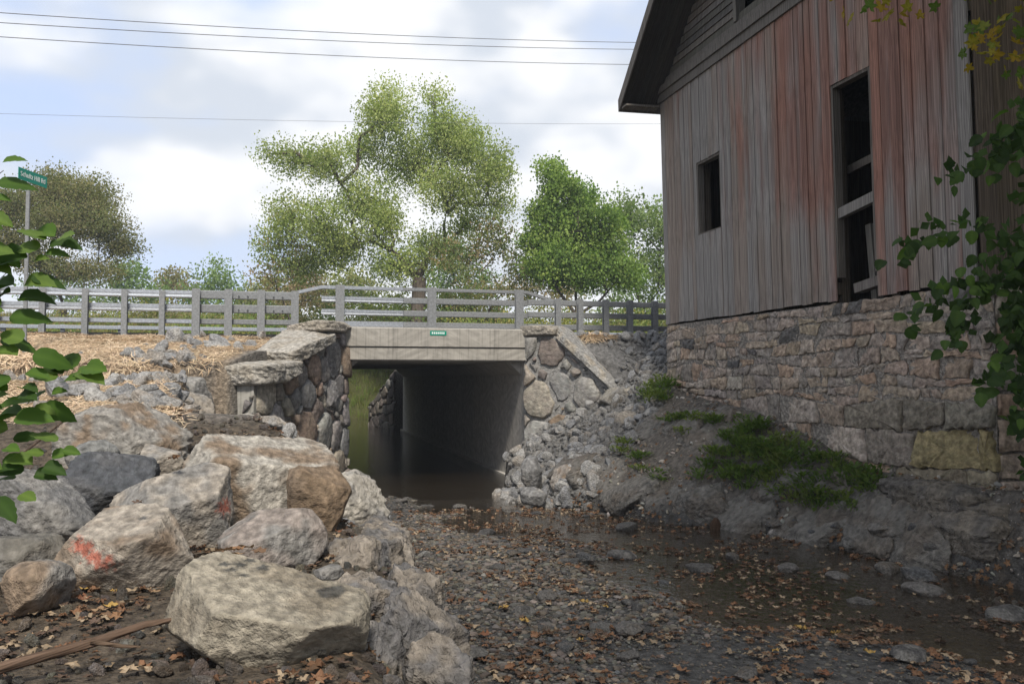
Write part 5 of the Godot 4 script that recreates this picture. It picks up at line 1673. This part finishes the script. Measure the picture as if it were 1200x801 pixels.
# ---------------------------------------------------------------- leaf litter, straw, sticks
func build_litter() -> void:
	var cols := [Color(0.2, 0.115, 0.07), Color(0.14, 0.088, 0.058), Color(0.25, 0.17, 0.105), Color(0.32, 0.25, 0.175), Color(0.17, 0.085, 0.052), Color(0.34, 0.23, 0.08), Color(0.12, 0.085, 0.065), Color(0.22, 0.13, 0.078)]
	var words := ["rust brown", "dark brown", "tan", "pale buff", "reddish brown", "yellow", "blackish brown", "orange brown"]
	var kinds := []
	for k in 16:
		kinds.append(lobed_leaf(cols[k % 8], rf(0.25, 0.6), 800 + k))
	var n := 0
	while n < 300:
		var x: float
		var z: float
		if n < 160:
			z = rf(-8.5, -3.4)
			x = lut(z, BANK_LEFT) - rf(0.3, 3.2)
		else:
			z = -4.6 - 3.6 * rng.randf()
			x = rf(lut(z, BANK_LEFT) - 0.2, 5.6)
		var kd := rng.randi() % 16
		var o := top("fallen_leaf", kinds[kd], M.dryleaf, Vector3(x, hgt(x, z) + 0.035, z))
		o.basis = slope_basis(x, z) * Basis(Vector3.UP, rf(0, TAU)) * Basis(Vector3.RIGHT, -PI / 2 + rf(-0.25, 0.25)) * Basis(Vector3.BACK, rf(0, TAU)) * Basis.from_scale(Vector3.ONE * rf(0.06, 0.11))
		tag(o, words[kd % 8] + (" dry leaf fallen on the bank among the boulders" if n < 160 else " dry leaf fallen on the stream bed gravel"), "leaf", "fallen leaves in the foreground")
		n += 1
	# leaves caught on the boulders
	for q in [[-0.33, 1.36, -5.3], [-0.25, 1.37, -5.28], [-0.18, 1.36, -5.36], [-0.3, 1.38, -5.2], [-0.12, 1.36, -5.25], [-0.22, 1.37, -5.12], [-1.0, 1.47, -6.7], [-0.9, 1.68, -7.9]]:
		var o := top("caught_leaf", kinds[rng.randi() % 16], M.dryleaf, Vector3(q[0], q[1] + 0.03, q[2]))
		o.basis = Basis(Vector3.RIGHT, -PI / 2 + rf(-0.4, 0.4)) * Basis(Vector3.BACK, rf(0, TAU)) * Basis.from_scale(Vector3.ONE * rf(0.08, 0.12))
		tag(o, "dry leaf caught on top of a boulder", "leaf", "leaves caught on the boulders")
	for part_no in 4:
		var tr := []
		var tn := []
		for k in 3000:
			var z := -4.3 - 12.0 * pow(rng.randf(), 1.3)
			var x := rf(lut(z, BANK_LEFT) - 3.2, lut(z, BANK_RIGHT) + 0.5)
			var den := na.get_noise_2d(x * 30.0 + 77.0, z * 30.0)
			if den < 0.04 and rng.randf() < 0.86:
				continue
			var wl := lut(z, WATER_LEVEL)
			var y := maxf(hgt(x, z) + 0.03, wl + 0.006)
			tr.append(Transform3D(Basis(Vector3.UP, rf(0, TAU)) * Basis(Vector3.RIGHT, -PI / 2 + rf(-0.25, 0.25)) * Basis(Vector3.BACK, rf(0, TAU)) * Basis.from_scale(Vector3.ONE * rf(0.045, 0.095)), Vector3(x, y, z)))
			tn.append(Color.WHITE * rf(0.55, 1.0))
		var g := scatter("leaf_litter", kinds[part_no * 3], M.dryleaf, tr, tn)
		add_child(g)
		tag(g, ["rust brown leaf litter over the gravel", "dark brown leaf litter over the gravel", "tan leaf litter over the gravel", "orange leaf litter over the gravel"][part_no], "leaf litter")
	# straw mulch
	var wisp := MB.new()
	for k in 9:
		var a := rf(0, TAU)
		var p := Vector3(rf(-0.14, 0.14), rf(0.0, 0.035), rf(-0.14, 0.14))
		var d := Vector3(cos(a), rf(-0.15, 0.25), sin(a)).normalized()
		leaf_shape(wisp, Basis(d.cross(Vector3.UP).normalized(), d, Vector3.UP), p, rf(0.12, 0.26), 0.014, 0.3, Color.WHITE * rf(0.75, 1.0))
	var tr3 := []
	var tn3 := []
	for k in 22000:
		var z := rf(-20.3, -11.8)
		var x := rf(-13.0, 0.9)
		var kk := na.get_noise_2d(x * 35.0 + 900.0, z * 35.0)
		var edge := wall_left_x(minf(z, -16.7)) - 0.8
		if x > edge or z > -12.3 - kk * 1.5 + (x + 2.0) * 0.15 or (x > edge - 2.6 and kk > -0.05 and rng.randf() < 0.7):
			continue
		tr3.append(Transform3D(slope_basis(x, z) * Basis(Vector3.UP, rf(0, TAU)), Vector3(x, hgt(x, z) + 0.005, z)))
		tn3.append(jit([Color(0.6, 0.47, 0.33), Color(0.7, 0.57, 0.41), Color(0.52, 0.39, 0.26)][rng.randi() % 3], 0.2))
	for k in 1500:
		var x := rf(7.4, 11.0)
		var z := rf(-20.38, -20.1)
		tr3.append(Transform3D(slope_basis(x, z) * Basis(Vector3.UP, rf(0, TAU)), Vector3(x, hgt(x, z) + 0.01, z)))
		tn3.append(jit(Color(0.56, 0.43, 0.29), 0.2))
	var sg := scatter("straw_mulch", wisp.mesh(), M.straw, tr3, tn3)
	add_child(sg)
	tag(sg, "tan straw mulch spread over the road embankment", "straw")
	# debris on the mud bank
	var tr4 := []
	var tn4 := []
	var chip := rock_mesh(560, Vector3(1, 0.5, 0.7), 3, Color.WHITE, Color(0.8, 0.8, 0.8), {"cuts": 6, "cut_lo": 0.6, "amp": 0.03, "smooth": false})
	for k in 2600:
		var z := rf(-16.2, -6.5)
		var x := rf(lut(z, BANK_RIGHT) - 0.1, 8.05)
		if na.get_noise_2d(x * 40.0, z * 40.0) < -0.05 and rng.randf() < 0.7:
			continue
		var sz := 0.015 + 0.1 * pow(rng.randf(), 4.0)
		tr4.append(Transform3D(scale3(Vector3.ONE * sz, random_basis()), Vector3(x, hgt(x, z) + 0.01 + rf(0, 0.06), z)))
		tn4.append(jit([Color(0.24, 0.22, 0.19), Color(0.19, 0.15, 0.115), Color(0.3, 0.28, 0.25)][rng.randi() % 3], 0.3))
	var db := scatter("bank_debris", chip, M.pebble, tr4, tn4)
	add_child(db)
	tag(db, "loose chips and clods on the mud bank below the barn", "debris")
	tr4 = []
	tn4 = []
	for k in 420:
		var z := rf(-15.5, -6.5)
		var x := lerpf(lut(z, BANK_RIGHT), 8.0, pow(rng.randf(), 2.0))
		tr4.append(Transform3D(slope_basis(x, z) * Basis(Vector3.UP, rf(0, TAU)) * Basis(Vector3.RIGHT, -PI / 2 + rf(-0.3, 0.3)) * Basis.from_scale(Vector3.ONE * rf(0.05, 0.09)), Vector3(x, hgt(x, z) + 0.07, z)))
		tn4.append(Color.WHITE * rf(0.5, 1.0))
	var bl := scatter("bank_leaves", kinds[7], M.dryleaf, tr4, tn4)
	add_child(bl)
	tag(bl, "brown leaves blown against the mud bank", "leaf litter")
	# fallen branches
	var s1 := MB.new()
	s1.tube([Vector3(0.02, -0.75, 0), Vector3(-0.02, -0.3, 0.02), Vector3(0.015, 0.1, -0.02), Vector3(0.0, 0.38, 0.01), Vector3(0.04, 0.6, 0)], [0.033, 0.03, 0.027, 0.021, 0.01], 9, Color(0.17, 0.115, 0.085))
	s1.tube([Vector3(0.0, 0.1, 0), Vector3(0.07, 0.24, 0.03), Vector3(0.1, 0.33, 0.05)], [0.016, 0.012, 0.006], 7, Color(0.16, 0.11, 0.08))
	var br := top("fallen_branch", s1.mesh(true), M.bark, Vector3(-1.08, 0.95, -5.1))
	br.rotation = Vector3(0, 0.35, deg_to_rad(-80))
	tag(br, "brown fallen branch lying before the painted boulders", "branch")
	var s2 := MB.new()
	s2.tube([Vector3(-0.3, -0.15, 0), Vector3(0, 0.1, 0), Vector3(0.35, 0.4, 0.05)], [0.012, 0.01, 0.004], 6, Color(0.12, 0.09, 0.07))
	tag(top("dead_twig", s2.mesh(true), M.bark, Vector3(-1.75, 1.75, -6.6)), "bare thin twig sticking up behind the leafy plant", "twig")
	# rotten stump below the weeds
	var s3 := MB.new()
	s3.tube([Vector3(0, -0.15, 0), Vector3(0.02, 0.12, 0), Vector3(-0.02, 0.34, 0.03), Vector3(0.0, 0.42, 0.0)], [0.14, 0.11, 0.09, 0.03], 9, Color(0.1, 0.065, 0.045))
	tag(top("rotten_stump", s3.mesh(true), M.bark, Vector3(6.5, hgt(6.5, -12.0) - 0.12, -12.0)), "dark rotten stump at the foot of the weedy bank", "stump")

func build_wires_and_sign() -> void:
	# overhead cables run along the road between poles out of view
	var lab := ["topmost overhead cable crossing the sky above the bridge", "second overhead cable crossing the sky above the bridge", "third overhead cable crossing the sky above the bridge", "thin lone cable strung lower through the tall tree's crown"]
	for k in 4:
		var a: Vector3
		var b: Vector3
		if k == 0:
			a = Vector3(-7.11, 11.79, -24.32); b = Vector3(13.0, 14.94, -29.13)
		elif k == 1:
			a = Vector3(-7.11, 11.53, -24.32); b = Vector3(13.0, 14.68, -29.13)
		elif k == 2:
			a = Vector3(-7.11, 11.16, -24.32); b = Vector3(13.0, 14.1, -29.13)
		else:
			a = Vector3(-12.88, 14.75, -44.41); b = Vector3(21.08, 17.24, -45.51)
		var d := b - a
		var pts := []
		var rad := []
		for i in 41:
			var f := -0.8 + 2.6 * i / 40.0
			pts.append(a + d * f + Vector3(0, 0.55 * (f * f - f), 0))
			rad.append(0.011 if k < 3 else 0.008)
		var mb := MB.new()
		mb.tube(pts, rad, 5, Color.WHITE)
		tag(top("overhead_cable", mb.mesh(true), M.cable), lab[k], "cable")
	# street sign on a post at the edge of the straw slope
	var t := thing("street_sign", "green street name sign on a thin galvanised post", "sign", Vector3(-4.66, 2.95, -17.8))
	var mb := MB.new()
	mb.box(Vector3(-0.03, -0.4, -0.03), Vector3(0.03, 3.12, 0.03), Color.WHITE)
	part("post", mb.mesh(), M.zinc_dull, t)
	var blade := Node3D.new()
	blade.name = "name_blade"
	t.add_child(blade)
	blade.position = Vector3(0.05, 3.24, -0.1)
	blade.rotation = Vector3(0, deg_to_rad(70), 0)
	mb = MB.new()
	mb.box(Vector3(-0.42, -0.11, -0.004), Vector3(0.42, 0.11, 0.004), Color.WHITE)
	part("plate", mb.mesh(), M.green_sign, blade)
	var font := SystemFont.new()
	font.font_names = PackedStringArray(["Droid Sans"])
	for s: float in [1.0, -1.0]:
		var tm := TextMesh.new()
		tm.text = "Schultz Hill Rd"
		tm.font = font
		tm.font_size = 32
		tm.pixel_size = 0.0036
		tm.depth = 0.003
		var tx := part("lettering", tm, M.white_sign, blade)
		tx.position = Vector3(0, 0, 0.007 * s)
		if s < 0:
			tx.rotation.y = PI
